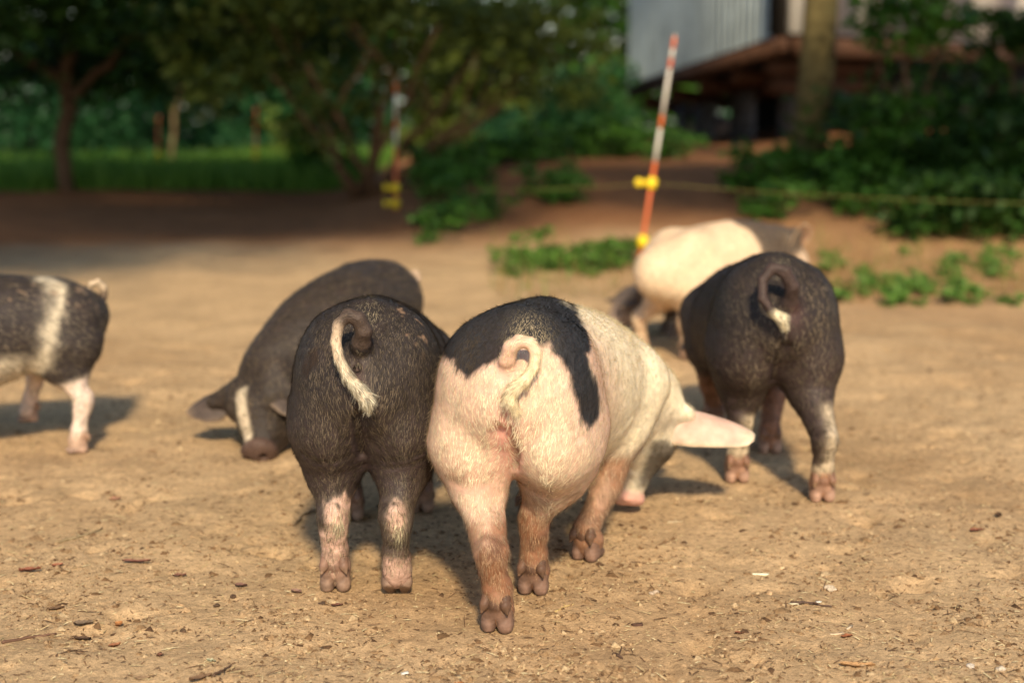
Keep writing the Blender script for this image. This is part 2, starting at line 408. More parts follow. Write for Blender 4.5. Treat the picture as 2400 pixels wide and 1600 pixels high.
# trees whose crowns hang over the run, outside the picture: they shade the ground beyond the pigs
make_tree('shade_tree', 'tall broad tree overhanging the run on the belted pig\'s side', 'tree', (-4.9, 6.2, 0), [((0, 0, -.1), (.2, 0, 3.4), .22, .15), ((.2, 0, 2.6), (2.6, .2, 4.4), .10, .04), ((.2, 0, 3.0), (-1, .8, 5.2), .10, .04), ((.2, 0, 3.0), (1.2, -.6, 5.3), .09, .03), ((.2, 0, 3.3), (2.4, .9, 7.2), .12, .04), ((1.4, .5, 5.2), (5.4, .9, 6.9), .07, .02)],
          [dense((2.0, -.6, 3.0), (2.0, 1.3, .6), 2700), dense((2.4, 1.2, 3.6), (2.3, 1.4, .75), 4600), dense((-.4, .2, 5.4), (2.2, 1.8, 1.0), 4600), dense((4.3, .9, 3.45), (1.3, 1.2, .6), 2600), dense((3.8, .2, 4.9), (2.0, 1.6, .9), 4000), dense((1.6, .9, 6.7), (3.4, 1.7, 1.3), 5200), dense((5.2, .9, 6.6), (2.3, 1.7, 1.3), 3600)], .17, 'mid', 301)
make_tree('shade_tree', 'tall broad tree overhanging the run on the shed side', 'tree', (5.6, 7.4, 0), [((0, 0, -.1), (-.2, 0, 3.6), .22, .15), ((-.2, 0, 2.8), (-2.8, .1, 4.3), .10, .04), ((-.2, 0, 3.0), (1, .6, 5.2), .10, .04)],
          [dense((-1.8, .2, 3.5), (1.9, 1.4, .8), 3800), dense((-3.7, .1, 3.55), (1.3, 1.1, .6), 2200), dense((.6, .4, 4.2), (2.2, 1.9, 1.2), 3800)], .16, 'mid', 302)
# left: dark tree with a bare lower trunk
make_tree('dark_tree', 'dark spreading tree with a bare brown trunk at the edge of the dirt', 'tree', (*G(158, 448)[:2], 0), [((0, 0, -.1), (.05, 0, 2.4), .085, .07), ((.03, 0, .9), (1.5, -.8, 1.9), .05, .02), ((.03, 0, 1.1), (-1.4, -.6, 2.0), .05, .02), ((0, 0, 1.7), (1.2, -2, 2.9), .06, .02)],
          [dense((-.6, -1.0, 2.0), (1.6, 1.5, .9), 4200), dense((1.2, -1.2, 2.05), (1.5, 1.4, .8), 3600), dense((2.6, -1.4, 2.3), (1.2, 1.2, .75), 2600), dense((1.7, -1.5, 3.0), (1.4, 1.4, .6), 2200), dense((.4, -2.6, 3.3), (2.8, 1.1, .7), 2000), dense((-1.6, -.6, 1.3), (1.0, .9, .75), 2200), dense((.9, .4, 1.45), (1.3, .8, .5), 2000), dense((2.4, .2, 1.6), (1.2, .9, .5), 1800), dense((-.4, .9, 1.35), (1.5, .8, .45), 2000)], .13, 'dark', 311)
sp = G(402, 402)
make_tree('sapling', 'thin leaning sapling with a pale stem between the dark tree and the fan-shaped bush', 'tree', (sp[0], sp[1], tz(sp[0], sp[1])), [((0, 0, -.1), (.16, 0, 1.5), .032, .024), ((.16, 0, 1.5), (.3, .2, 3.0), .035, .02)], [dense((.2, 0, 2.3), (1.1, .9, .8), 1800), dense((.1, -.2, 1.55), (.7, .6, .35), 450)], .12, 'dark', 312, bark=(.16, .115, .06))
# the many-stemmed bush in the middle
b = Q(858, 412, 13.2); bz = tz(b[0], b[1])
fan = [(1235, 195), (1175, 255), (1030, 60), (950, 30), (900, -40), (720, 150), (640, 60), (560, 30), (700, 260), (1120, 120), (1290, 120)]
limbs = []; cl = []
for i, (u, v) in enumerate(fan):
    e = Q(u, v, 12.7 + .7 * math.sin(i * 2.1)) - np.array((b[0], b[1], bz)); limbs.append(((random.uniform(-.12, .12), random.uniform(-.1, .1), -.05), e, .034, .014))
    m = e * 1.35
    limbs.append((e * .6, e * .6 + np.array((random.uniform(-.5, .5), random.uniform(-.3, .3), .6)), .02, .008))
for u, v, y, rx, rz, n in [(640, 90, 12.9, .9, .55, 1000), (1080, 50, 12.6, .95, .45, 1000), (1270, 60, 12.7, .7, .42, 800), (860, -30, 12.8, 1.1, .55, 1100), (740, 270, 12.8, .50, .38, 320), (560, 190, 13.1, .5, .4, 350), (1000, 170, 13.3, .5, .3, 260), (1330, 170, 13.0, .45, .3, 330)]:
    cl.append((Q(u, v, y) - np.array((b[0], b[1], bz)), (rx, .8, rz), n))
make_tree('fan_bush', 'large many-stemmed bush with bare brown branches fanning out above the bank', 'bush', (b[0], b[1], bz), limbs, cl, .105, 'olive', 321, bark=(.17, .095, .05))
# woods behind
far = [(-9.5, 24, 3.2, 'blue'), (-6.2, 27, 3.0, 'mid'), (-3.4, 23.5, 1.5, 'blue'), (-1.9, 30, 3.0, 'mid'), (1.6, 31, 2.4, 'mid'), (-.6, 24.5, .95, 'olive'), (3.9, 33, 3.2, 'blue'), (7.5, 34, 3.4, 'mid'), (-13.5, 31, 4.0, 'dark'), (11.5, 33, 4, 'dark')]
WOOD = ['tall, behind the bare trunk of the dark tree', 'between the dark tree and the thin sapling', 'small, just beyond the thin sapling', 'behind the fan-shaped bush on its sapling side', 'behind the fan-shaped bush on its shed side', 'low, beside the pale yellow-green bush', 'behind the rounded bush beside the shed', 'directly behind the raised shed', 'largest, at the outer end past the grass', 'past the outer end of the shed']
for i, (x, y, rr, pal) in enumerate(far):
    g = tz(x, y); desc = {'blue': 'bluish green', 'mid': 'mid green', 'olive': 'olive green', 'dark': 'dark green'}[pal]
    make_tree('woodland_tree', f'{desc} leafy tree in the wood, ' + WOOD[i], 'tree', (x, y, g), [((0, 0, -.2), (.1, 0, rr * 1.2), .16, .08), ((0, 0, rr * .6), (rr * .5, 0, rr * 1.3), .07, .03)],
              [((0, 0, rr * .75), (rr, rr * .7, rr * .75), 2400), ((rr * .2, -.3, rr * 1.6), (rr * .9, rr * .7, rr * .7), 1900), ((-rr * .3, -.6, rr * .3), (rr * .8, .8, rr * .3), 700)], .26, pal, 400 + i, group='trees in the wood')
# lighter bushes
for i, (u, v, y, rx, rz, n, pal, lab) in enumerate([
    (1370, 250, 17.0, .62, .55, 1500, 'blue', 'rounded green bush beside the corrugated wall of the raised shed'),
    (1430, 330, 16.0, .45, .30, 800, 'mid', 'low green bush at the foot of the raised shed'),
    (668, 310, 19.5, .28, .42, 420, 'lime', 'pale yellow-green bush in the wood, catching the light'),
    (1215, 305, 19.0, .60, .40, 600, 'blue', 'loose green bush behind the fan-shaped bush'),
    (760, 330, 15.5, .42, .42, 900, 'mid', 'green bush against the stems of the fan-shaped bush'),
    (330, 270, 20.0, 1.3, .85, 3600, 'blue', 'wide bluish bush beyond the grass strip'),
    (60, 290, 19.5, 1.2, .9, 3200, 'blue', 'bluish bush behind the dark tree trunk')]):
    p = Q(u, v, y); g = tz(p[0], p[1])
    make_tree('bush', lab, 'bush', (p[0], p[1], g), [((0, 0, -.1), (.05, 0, p[2] - g), .03, .012), ((0, 0, 0), (-.2, 0, (p[2] - g) * 1.1), .025, .01)], [((0, 0, p[2] - g), (rx, rx * .8, rz), n), ((0, 0, max(.15, (p[2] - g) * .4)), (rx * .8, rx * .7, rz * .6), n // 2)], .11, pal, 500 + i, cname='foliage')
# right trunk on the bank
p = Q(1898, 448, 11.6); g = tz(p[0], p[1])
make_tree('mossy_tree', 'straight mossy tree trunk standing before the corner of the raised shed', 'tree', (p[0], p[1], g), [((0, 0, -.15), (-.08, .05, 3.6), .145, .12), ((-.02, -.03, -.12), (.06, -.05, .5), .11, .06), ((-.08, 0.05, 3.5), (-.1, 0, 6.4), .13, .08), ((-.08, 0, 5.3), (-1.6, .2, 7.2), .07, .03), ((-.08, 0, 5.3), (1.4, .3, 7.0), .07, .03)],
          [dense((-.3, .3, 7.2), (2.2, 1.8, 1.0), 3000)], .14, 'mid', 331, bark=(.13, .105, .045))
# right bushes, dark
for i, (u, v, y, rx, rz, n, pal, lab) in enumerate([
    (2170, 300, 11.3, .85, .54, 1900, 'dark', 'tall dark bush between the mossy trunk and the outer end of the wire'),
    (2370, 360, 10.8, .65, .58, 1600, 'dark', 'dark leafy bush at the outer end of the wire'),
    (2120, 60, 11.0, .42, .28, 800, 'mid', 'overhanging green branch tips before the pale wall of the shed'),
    (2370, 70, 11.2, .36, .30, 650, 'dark', 'dark drooping foliage across the end of the pale wall'),
    (2030, 420, 10.9, .40, .28, 900, 'mid', 'low green bush at the foot of the mossy trunk'),
    (2290, 505, 9.9, .60, .30, 1300, 'dark', 'low dark bush on the bank behind the weeds')]):
    p = Q(u, v, y); g = tz(p[0], p[1])
    make_tree('bush', lab, 'bush', (p[0], p[1], g), [((0, 0, -.1), (.05, 0, max(.2, p[2] - g)), .03, .012), ((.1, 0, -.05), (-.25, .1, max(.2, p[2] - g) * 1.1), .025, .01), ((0, .1, -.05), (.35, 0, max(.2, p[2] - g)), .02, .01)],
              [((0, 0, p[2] - g), (rx, rx * .7, rz), n), ((0, 0, max(.2, (p[2] - g) * .45)), (rx * .9, rx * .7, rz * .7), n // 2)], .10, pal, 540 + i, cname='foliage')

# low plants: a few shapes, copied
def weed_mesh(seed, n, h, spread, ls, pal):
    r = np.random.default_rng(seed); V, q, C = leaves([((0, 0, h * .6), (spread, spread, h * .55), n)], ls, pal, seed)
    V[:, 2] = np.maximum(V[:, 2], .01)
    st = MB()
    for i in range(6): a = r.uniform(0, 6.3); st.tube([(0, 0, -.03), (math.cos(a) * spread * .6, math.sin(a) * spread * .6, h * r.uniform(.6, 1))], [.006, .003], 4, c=(.07, .11, .03))
    return mk_mesh('foliage', V, q, None, C), st.mesh('stem')
W_G = [weed_mesh(900 + i, 130, .26, .22, .075, 'weed') for i in range(3)]
W_L = [weed_mesh(910 + i, 60, .16, .15, .085, 'weed') for i in range(3)]
W_D = [weed_mesh(920 + i, 170, .34, .30, .08, 'mid') for i in range(3)]
def weed(pt, shapes, i, label, group, sc=1.0):
    root = empty('weed_plant', (pt[0], pt[1], tz(pt[0], pt[1]) - .01), label, 'plant', group, rz=i * 2.1)
    root.scale = (sc, sc, sc)
    fm, sm = shapes[i % 3]; put('foliage', fm, M_leaf, root); put('stem', sm, M_leaf, root)
r = np.random.default_rng(5)
for i in range(20):
    u = 1185 + 310 * (i / 20) + r.uniform(-12, 12); v = 640 - 22 * r.random() + 8 * math.sin(i); p = G(u, v)
    weed(p, W_G, i, 'bright green ground-cover plant in the patch around the foot of the leaning fence post', 'ground cover by the fence post', r.uniform(.42, .68))
for i in range(56):
    u = 1930 + 470 * r.random(); v = 600 + 112 * r.random() ** .8; p = G(u, v)
    weed(p, W_L, i, 'small sunlit weed scattered on the reddish soil below the bank', 'weeds on the sunlit dirt', r.uniform(.22, .6))
for i in range(50):
    u = 940 + 400 * r.random(); v = 430 + 150 * r.random(); p = G(u, v)
    if 1080 < u and v > 560: v = 540; p = G(u, v)
    if u < 1010: p = G(u + 75, min(v, 520))
    weed(p, W_D, i, 'shaded green plant in the undergrowth between the two fence posts', 'undergrowth between the posts', r.uniform(.5, .9))
for i in range(40):
    u = 1690 + 760 * r.random(); v = 430 + 150 * r.random(); p = G(u, v); p = p if p[1] < 11.5 else np.array((p[0] * 11.3 / p[1], 11.3, 0))
    weed(p, W_D, i, 'shaded green plant on the bank behind the wire', 'plants on the bank', r.uniform(.6, 1.0))
for i in range(18):
    u = 1250 + 450 * r.random(); y = r.uniform(13.2, 14.2); p = (( u - 1200) / FPX * y, y)
    weed(p, W_D, i, 'green plant growing along the top of the soil bank', 'plants along the bank top', r.uniform(.6, 1.0))
# grass strip
def grass():
    r = np.random.default_rng(66); n = 26000; x = r.uniform(-9.5, -1.6, n); y = 15.0 + 6.5 * r.random(n) ** 1.3 + .25 * np.sin(x * 1.3)
    z = terrain(x, y); h = r.uniform(.10, .32, n); a = r.uniform(0, 6.28, n); w = r.uniform(.008, .02, n); lean = r.normal(0, .09, (n, 2))
    P = np.stack([x, y, z - .01], 1); s = np.stack([np.cos(a), np.sin(a), 0 * a], 1) * w[:, None]
    tip = P + np.stack([lean[:, 0], lean[:, 1], h], 1)
    V = np.stack([P - s, P + s, tip], 1).reshape(-1, 3)
    c = np.array((.07, .20, .02)) + (np.array((.20, .36, .06)) - np.array((.07, .20, .02))) * r.random(n)[:, None]
    o = put('grass', mk_mesh('grass', V, None, np.arange(3 * n).reshape(-1, 3), np.repeat(c, 3, 0)), M_grass); kind(o, 'stuff')
    o['label'] = 'strip of bright sunlit grass beyond the dark soil'; o['category'] = 'grass'
grass()

# ------------------------------------------------------------------ electric fence
M_or = mat_plain('orange_plastic', (.62, .13, .035), .5, .4, 0, 30, .12); M_wh = mat_plain('white_plastic', (.62, .58, .52), .5, .4, 0, 30, .1)
M_ye = mat_plain('yellow_plastic', (.85, .62, .02), .45, .4, 0, 30, .08); M_wire = mat_plain('polywire', (.40, .36, .10), .6, .3, 0, 40, .2)
def post(base, top, label, bands, ins, rad=.0125, group=None):
    rad *= .85; base = np.array(base, float); top = np.array(top, float); root = empty('fence_post', tuple(base), label, 'fence post', group); ax = top - base
    cuts = [0] + [b for b, _ in bands] ; prev = -.04
    for f, m in bands:
        mb = MB(); mb.tube([ax * prev, ax * (prev * .5 + f * .5), ax * f], rad, 10); put('shaft', mb.mesh('shaft', True), m, root); prev = f
    mb = MB(); mb.tube([ax * prev, ax * (prev + .012)], [rad * .9, rad * .4], 10); put('tip', mb.mesh('tip', True), M_wh, root)
    for f, two in ins:
        mb = MB(); u = unit(ax); c_ = ax * f
        mb.tube([c_ - u * .034, c_ - u * .026, c_ + u * .026, c_ + u * .034], [rad * 1.2, .030, .030, rad * 1.2], 12)
        if two:
            s_ = np.array((-.075, -.01, .004)); mb.tube([c_, c_ + s_ * .7], [.013, .012], 8)
            mb.tube([c_ + s_ - u * .024, c_ + s_ - u * .018, c_ + s_ + u * .018, c_ + s_ + u * .024], [.010, .022, .022, .010], 10)
        else: mb.tube([c_ , c_ + np.array((.04, .03, 0))], [.012, .010], 8)
        put('insulator', mb.mesh('insulator', True), M_ye, root)
    return root
pb = G(1494, 640); pt_ = Q(1582, 82, 8.55)
post(pb, pt_, 'leaning orange and white banded electric fence post with two yellow insulators', [(.47, M_or), (.61, M_wh), (.665, M_or), (.86, M_wh), (.90, M_or), (.94, M_wh), (.99, M_or)], [(.135, False), (.38, True)])
lb = G(928, 528); lt = Q(927, 192, 11.2)
post(lb, lt, 'upright orange and white fence post in the shade before the fan-shaped bush', [(.55, M_or), (.68, M_wh), (.74, M_or), (.92, M_wh), (.985, M_or)], [(.155, True), (.265, True)])
for u, v0, v1, y, lab in ((598, 420, 250, 17.5, 'distant post with orange insulators by the pale bush'), (370, 430, 270, 17.5, 'distant post with orange insulators beside the thin sapling')):
    p0 = Q(u, v0, y); p0[2] = tz(p0[0], y); p1 = Q(u + 2, v1, y)
    post(p0, p1, lab, [(.8, M_or), (.98, M_or)], [(.27, False), (.38, False)], .016)
mb = MB()
a0 = np.array(pb) + (np.array(pt_) - pb) * .38; e0 = Q(2480, 478, 8.2); t = np.linspace(0, 1, 24)[:, None]; pts = a0 + (e0 - a0) * t; pts[:, 2] -= (4 * t[:, 0] * (1 - t[:, 0])) * .02
mb.tube(pts, .0010, 5); tag(put('fence_wire', mb.mesh('fence_wire'), M_wire), 'thin yellow electric wire running from the leaning post in front of the bank', 'wire')
mb = MB(); l0 = np.array(lb) + (np.array(lt) - lb) * .265; t = np.linspace(0, 1, 20)[:, None]; pts = a0 + (l0 - a0) * t; pts[:, 2] -= (4 * t[:, 0] * (1 - t[:, 0])) * .03
mb.tube(pts, .0018, 5); tag(put('fence_wire', mb.mesh('fence_wire'), M_wire), 'thin electric wire strung between the two banded fence posts', 'wire')
# pale scraps on the bank
for i, (u, v, s_) in enumerate(((2150, 522, .10), (2185, 530, .07), (2345, 528, .07))):
    p = G(u, v); g = tz(p[0], p[1]); rr_ = np.random.default_rng(i + 3); mb = MB(); n = 6; gx, gy = np.meshgrid(np.linspace(-1, 1, n), np.linspace(-.5, .5, n), indexing='ij')
    zz = .35 + .35 * rr_.random((n, n)) + .6 * gy; V = np.stack([gx, gy, zz], -1).reshape(-1, 3) * s_; k = np.arange(n * n).reshape(n, n)
    q = np.stack([k[:-1, :-1], k[1:, :-1], k[1:, 1:], k[:-1, 1:]], -1).reshape(-1, 4); mb.add(np.concatenate([V, V - (0, 0, .004)]), np.concatenate([q, q[:, ::-1] + n * n]))
    tag(put('plastic_scrap', mb.mesh('plastic_scrap'), M_wh, None, (p[0], p[1], g + .01)), 'crumpled whitish plastic scrap lying among the plants on the bank', 'scrap', 'plastic scraps on the bank')

# dry stalks standing and lying among the weeds
def dry_stalks():
    r = np.random.default_rng(91); n = 2600; u = np.where(r.random(n) < .7, r.uniform(1900, 2460, n), r.uniform(1150, 1520, n)); v = 575 + 130 * r.random(n); P = np.array([G(a, b_) for a, b_ in zip(u, v)]); x, y = P[:, 0], P[:, 1]
    z = terrain(x, y); a = r.uniform(0, 6.28, n); L = r.uniform(.04, .22, n); el = np.where(r.random(n) < .45, r.uniform(.6, 1.4, n), r.uniform(0, .25, n)); w = r.uniform(.0015, .004, n)
    d = np.stack([np.cos(a) * np.cos(el), np.sin(a) * np.cos(el), np.sin(el)], 1); s_ = np.stack([-np.sin(a), np.cos(a), 0 * a], 1) * w[:, None]; B = np.stack([x, y, z + .004], 1)
    V = np.stack([B - s_, B + s_, B + d * L[:, None]], 1).reshape(-1, 3); pal = np.array([(.45, .30, .12), (.30, .24, .08), (.18, .26, .05), (.36, .2, .09)]); c = pal[r.integers(0, 4, n)]
    o = put('dry_stalks', mk_mesh('dry_stalks', V, None, np.arange(3 * n).reshape(-1, 3), np.repeat(c, 3, 0)), M_grass); kind(o, 'stuff'); o['label'] = 'dry stalks and thin grass among the weeds on the reddish soil'; o['category'] = 'dry grass'
dry_stalks()

# ------------------------------------------------------------------ implicit-surface modelling for the animals
class Sdf:
    def __init__(s): s.ops = []
    def cone(s, a, b, r1, r2, k=0.02, sub=False): s.ops.append(('c', np.array(a, np.float32), np.array(b, np.float32), r1, r2, k, sub)); return s
    def chain(s, pts, rad, k=0.02, kself=None):
        for i in range(len(pts) - 1): s.cone(pts[i], pts[i + 1], rad[i], rad[i + 1], k if (i == 0 or kself is None) else kself)
        return s
    def ell(s, c, R, r, k=0.03, sub=False): s.ops.append(('e', np.array(c, np.float32), np.array(R, np.float32), np.array(r, np.float32), None, k, sub)); return s
    def trunk(s, st, k=0.04):
        A = np.array([list(c) + [w, h] for c, w, h in st], float); n = len(A); u = np.concatenate([[0], np.cumsum(np.linalg.norm(np.diff(A[:, :3], axis=0), axis=1))])
        T = np.gradient(A, u, axis=0); uu = np.linspace(0, u[-1], 3 * (n - 1) + 1); B = []
        for x in uu:                                                    # cubic through the stations, so the back has no steps
            i = min(max(np.searchsorted(u, x) - 1, 0), n - 2); d = u[i + 1] - u[i]; s_ = (x - u[i]) / d
            B.append((2 * s_**3 - 3 * s_**2 + 1) * A[i] + (s_**3 - 2 * s_**2 + s_) * d * T[i] + (-2 * s_**3 + 3 * s_**2) * A[i + 1] + (s_**3 - s_**2) * d * T[i + 1])
        st = [(b[:3], b[3] * 1.055 + .002, b[4] * 1.055 + .002) for b in B]; k = .004
        for (c0, w0, h0), (c1, w1, h1) in zip(st[:-1], st[1:]):
            a = np.array(c0, float); b = np.array(c1, float); L = np.linalg.norm(b - a); ax = (b - a) / L
            up = np.array((0, 0, 1.0)) if abs(ax[2]) < .9 else np.array((0, 1.0, 0))
            la = unit(np.cross(up, ax)); up = np.cross(ax, la)
            s.ops.append(('t', a.astype(np.float32), np.stack([ax, la, up]).astype(np.float32), (L, w0, h0, w1, h1), None, k, False))
        return s
    def __call__(s, P):
        P = P.astype(np.float32); d = None
        for kd, a, b, r1, r2, k, sub in s.ops:
            if kd == 'c':
                ab = b - a; pa = P - a; t = np.clip(pa @ ab / max(float(ab @ ab), 1e-9), 0, 1)
                q = pa - t[:, None] * ab; v = np.sqrt(np.einsum('ij,ij->i', q, q)) - (r1 + (r2 - r1) * t)
            elif kd == 'e':
                q = ((P - a) @ b.T) / r1; v = (np.sqrt(np.einsum('ij,ij->i', q, q)) - 1) * float(r1.min())
            else:
                L, w0, h0, w1, h1 = r1; q = (P - a) @ b.T; t = np.clip(q[:, 0] / L, 0, 1); l = q[:, 0] - t * L
                w = w0 + (w1 - w0) * t; h = h0 + (h1 - h0) * t; mn = np.minimum(w, h)
                v = (np.sqrt((q[:, 1] / w) ** 2 + (q[:, 2] / h) ** 2 + (l / mn) ** 2) - 1) * mn
            if d is None: d = v; continue
            if sub:
                v = -v; hh = np.clip(.5 - .5 * (v - d) / k, 0, 1); d = v + (d - v) * hh + k * hh * (1 - hh)
            else:
                hh = np.clip(.5 + .5 * (v - d) / k, 0, 1); d = v + (d - v) * hh - k * hh * (1 - hh)
        return d

def mesh_sdf(f, lo, hi, vox):
    lo = np.array(lo, float); n = np.ceil((np.array(hi) - lo) / vox / 4).astype(int) + 1
    cx = [lo[i] + (np.arange(n[i]) * 4 + 1.5) * vox for i in range(3)]
    C = np.stack(np.meshgrid(*cx, indexing='ij'), -1).reshape(-1, 3); dc = f(C).reshape(n)
    near = np.abs(dc) < 6.5 * vox
    D = np.repeat(np.repeat(np.repeat(np.sign(dc).astype(np.float32), 4, 0), 4, 1), 4, 2)
    blk = np.argwhere(near); off = np.stack(np.meshgrid(*[np.arange(4)] * 3, indexing='ij'), -1).reshape(-1, 3)
    idx = (blk[:, None, :] * 4 + off[None]).reshape(-1, 3)
    D[idx[:, 0], idx[:, 1], idx[:, 2]] = f(lo + idx * vox)
    ins = D < 0
    cnt = sum(ins[i:ins.shape[0] - 1 + i, j:ins.shape[1] - 1 + j, k:ins.shape[2] - 1 + k].astype(np.int8) for i in (0, 1) for j in (0, 1) for k in (0, 1))
    cells = np.argwhere((cnt > 0) & (cnt < 8)); cid = -np.ones(cnt.shape, np.int64); cid[cells[:, 0], cells[:, 1], cells[:, 2]] = np.arange(len(cells))
    corners = np.array([(i, j, k) for i in (0, 1) for j in (0, 1) for k in (0, 1)])
    val = np.stack([D[cells[:, 0] + c[0], cells[:, 1] + c[1], cells[:, 2] + c[2]] for c in corners], 1)
    acc = np.zeros((len(cells), 3)); num = np.zeros(len(cells))
    for a in range(8):
        for b in range(a + 1, 8):
            if np.abs(corners[a] - corners[b]).sum() != 1: continue
            va, vb = val[:, a], val[:, b]; m = (va < 0) != (vb < 0)
            t = np.where(m, va / np.where(m, va - vb, 1), 0)
            acc += m[:, None] * (corners[a] + t[:, None] * (corners[b] - corners[a])); num += m
    V = lo + (cells + acc / num[:, None]) * vox
    quads = []
    for ax in range(3):
        sl0 = [slice(None)] * 3; sl1 = [slice(None)] * 3; sl0[ax] = slice(0, -1); sl1[ax] = slice(1, None)
        A = ins[tuple(sl0)]; B = ins[tuple(sl1)]; e = np.argwhere(A != B)
        o1, o2 = [(1, 2), (2, 0), (0, 1)][ax]
        e = e[(e[:, o1] > 0) & (e[:, o2] > 0) & (e[:, o1] < cnt.shape[o1]) & (e[:, o2] < cnt.shape[o2])]
        def g(d1, d2):
            c = e.copy(); c[:, o1] -= d1; c[:, o2] -= d2; return cid[c[:, 0], c[:, 1], c[:, 2]]
        qd = np.stack([g(1, 1), g(0, 1), g(0, 0), g(1, 0)], 1); fl = ~A[e[:, 0], e[:, 1], e[:, 2]]
        qd[fl] = qd[fl][:, ::-1]; quads.append(qd)
    F = np.concatenate(quads); F = F[(F >= 0).all(1)]
    h = vox * .5
    def grad(V): return np.stack([f(V + np.eye(3)[i] * h) - f(V - np.eye(3)[i] * h) for i in range(3)], 1) / (2 * h)
    for _ in range(2):
        g_ = grad(V); d = f(V); st = d[:, None] * g_ / (np.einsum('ij,ij->i', g_, g_)[:, None] + 1e-6)
        ln = np.linalg.norm(st, axis=1)[:, None]; V = V - st * np.minimum(1, .6 * vox / (ln + 1e-9))
    g_ = grad(V); Nn = g_ / (np.linalg.norm(g_, axis=1)[:, None] + 1e-9)
    return V, F, Nn

def make_hair(name, V, F, Nn, skin_dens, hcol, hlen, flow, count, width, parent, seed, lift=0.22, curl=0.35, dark_frac=0.0):
    r = np.random.default_rng(seed)
    p = V[F]; area = .5 * np.linalg.norm(np.cross(p[:, 2] - p[:, 0], p[:, 3] - p[:, 1]), axis=1)
    wgt = area * skin_dens[F].mean(1); wgt /= wgt.sum()
    fi = r.choice(len(F), count, p=wgt); u = r.random(count)[:, None]; v = r.random(count)[:, None]
    def bil(A):
        A = A[F[fi]]; u_, v_ = (u, v) if A.ndim == 3 else (u[:, 0], v[:, 0])
        return (A[:, 0] * (1 - u_) + A[:, 1] * u_) * (1 - v_) + (A[:, 3] * (1 - u_) + A[:, 2] * u_) * v_
    P = bil(V); n = bil(Nn); n /= np.linalg.norm(n, axis=1)[:, None]; c = bil(hcol); L = bil(hlen) * r.uniform(.55, 1.25, count)
    fl = bil(flow)
    jit = np.stack([noise(P, 16, seed + i, 2) - .5 for i in range(3)], 1) * 1.3 * curl + r.normal(0, .13, (count, 3))
    d = fl + jit; d -= np.einsum('ij,ij->i', d, n)[:, None] * n; d /= np.linalg.norm(d, axis=1)[:, None] + 1e-9
    s = np.cross(n, d); w = width * r.uniform(.6, 1.3, count)[:, None]
    bend = s * r.normal(0, .12, count)[:, None]
    L = L[:, None]
    b0 = P - n * .0008; m0 = P + d * L * .5 + n * (L * lift * .5) + bend * L * .5; t0 = P + d * L + n * (L * lift * (r.uniform(.2, 1.2, count) + 1.6 * (r.random(count) < .12))[:, None]) + bend * L * 1.6
    VV = np.stack([b0 - s * w, b0 + s * w, m0 - s * w * .8, m0 + s * w * .8, t0], 1).reshape(-1, 3)
    i = np.arange(count)[:, None] * 5
    q = i + np.array([0, 1, 3, 2]); t = i + np.array([2, 3, 4])
    cc = np.repeat(c * np.where(r.random(count) < dark_frac, r.uniform(.12, .4, count), r.uniform(.7, 1.3, count))[:, None], 5, 0)
    o = put(name, mk_mesh(name, VV, q, t, cc, True), M_hair, parent); kind(o, 'stuff')
    return o

# one hoof, local: x forward, z up, heel at -x
def hoof_mesh():
    s = Sdf()
    for y in (-1, 1):
        s.ell((-.010, y * .0168, .016), np.eye(3), (.020, .0160, .024), .002)
        s.cone((-.004, y * .0170, .016), (.034, y * .0145, .010), .0155, .0105, .004)
        s.cone((-.008, y * .0135, .037), (.010, y * .0125, .032), .0165, .015, .010)
    s.cone((-.005, 0, .056), (-.004, 0, .046), .029, .027, .010)
    s.ell((0, 0, -.05), np.eye(3), (.2, .2, .05), .003, sub=True)
    V, F, Nn = mesh_sdf(s, (-.07, -.06, -.01), (.07, .06, .10), .0028)
    return V, F
HV, HF = hoof_mesh()
def dewclaw_mesh(sg):
    s = Sdf(); s.cone((-.020, sg * .0180, .070), (-.029, sg * .0210, .059), .0120, .0095, .006); s.cone((-.029, sg * .0210, .059), (-.035, sg * .0265, .044), .0092, .0022, .006)
    V, F, Nn = mesh_sdf(s, (-.06, -.05, .02), (.01, .05, .10), .0028)
    return V, F
DW = {1: dewclaw_mesh(1), -1: dewclaw_mesh(-1)}
def hoof_colored(c_low, c_up, seed):
    t = np.clip((HV[:, 2] - .02) / .03, 0, 1)[:, None]; n = noise(HV, 70, seed, 2)[:, None]
    c = np.array(c_low) * (1 - t) + np.array(c_up) * t
    cl = np.clip((HV[:, 0] + .006) / .02, 0, 1)[:, None]                                # darker horn at the toe
    c = c * (1 - cl * .35)
    return mk_mesh('hoof', HV, HF, None, c * (.7 + .6 * n), True)

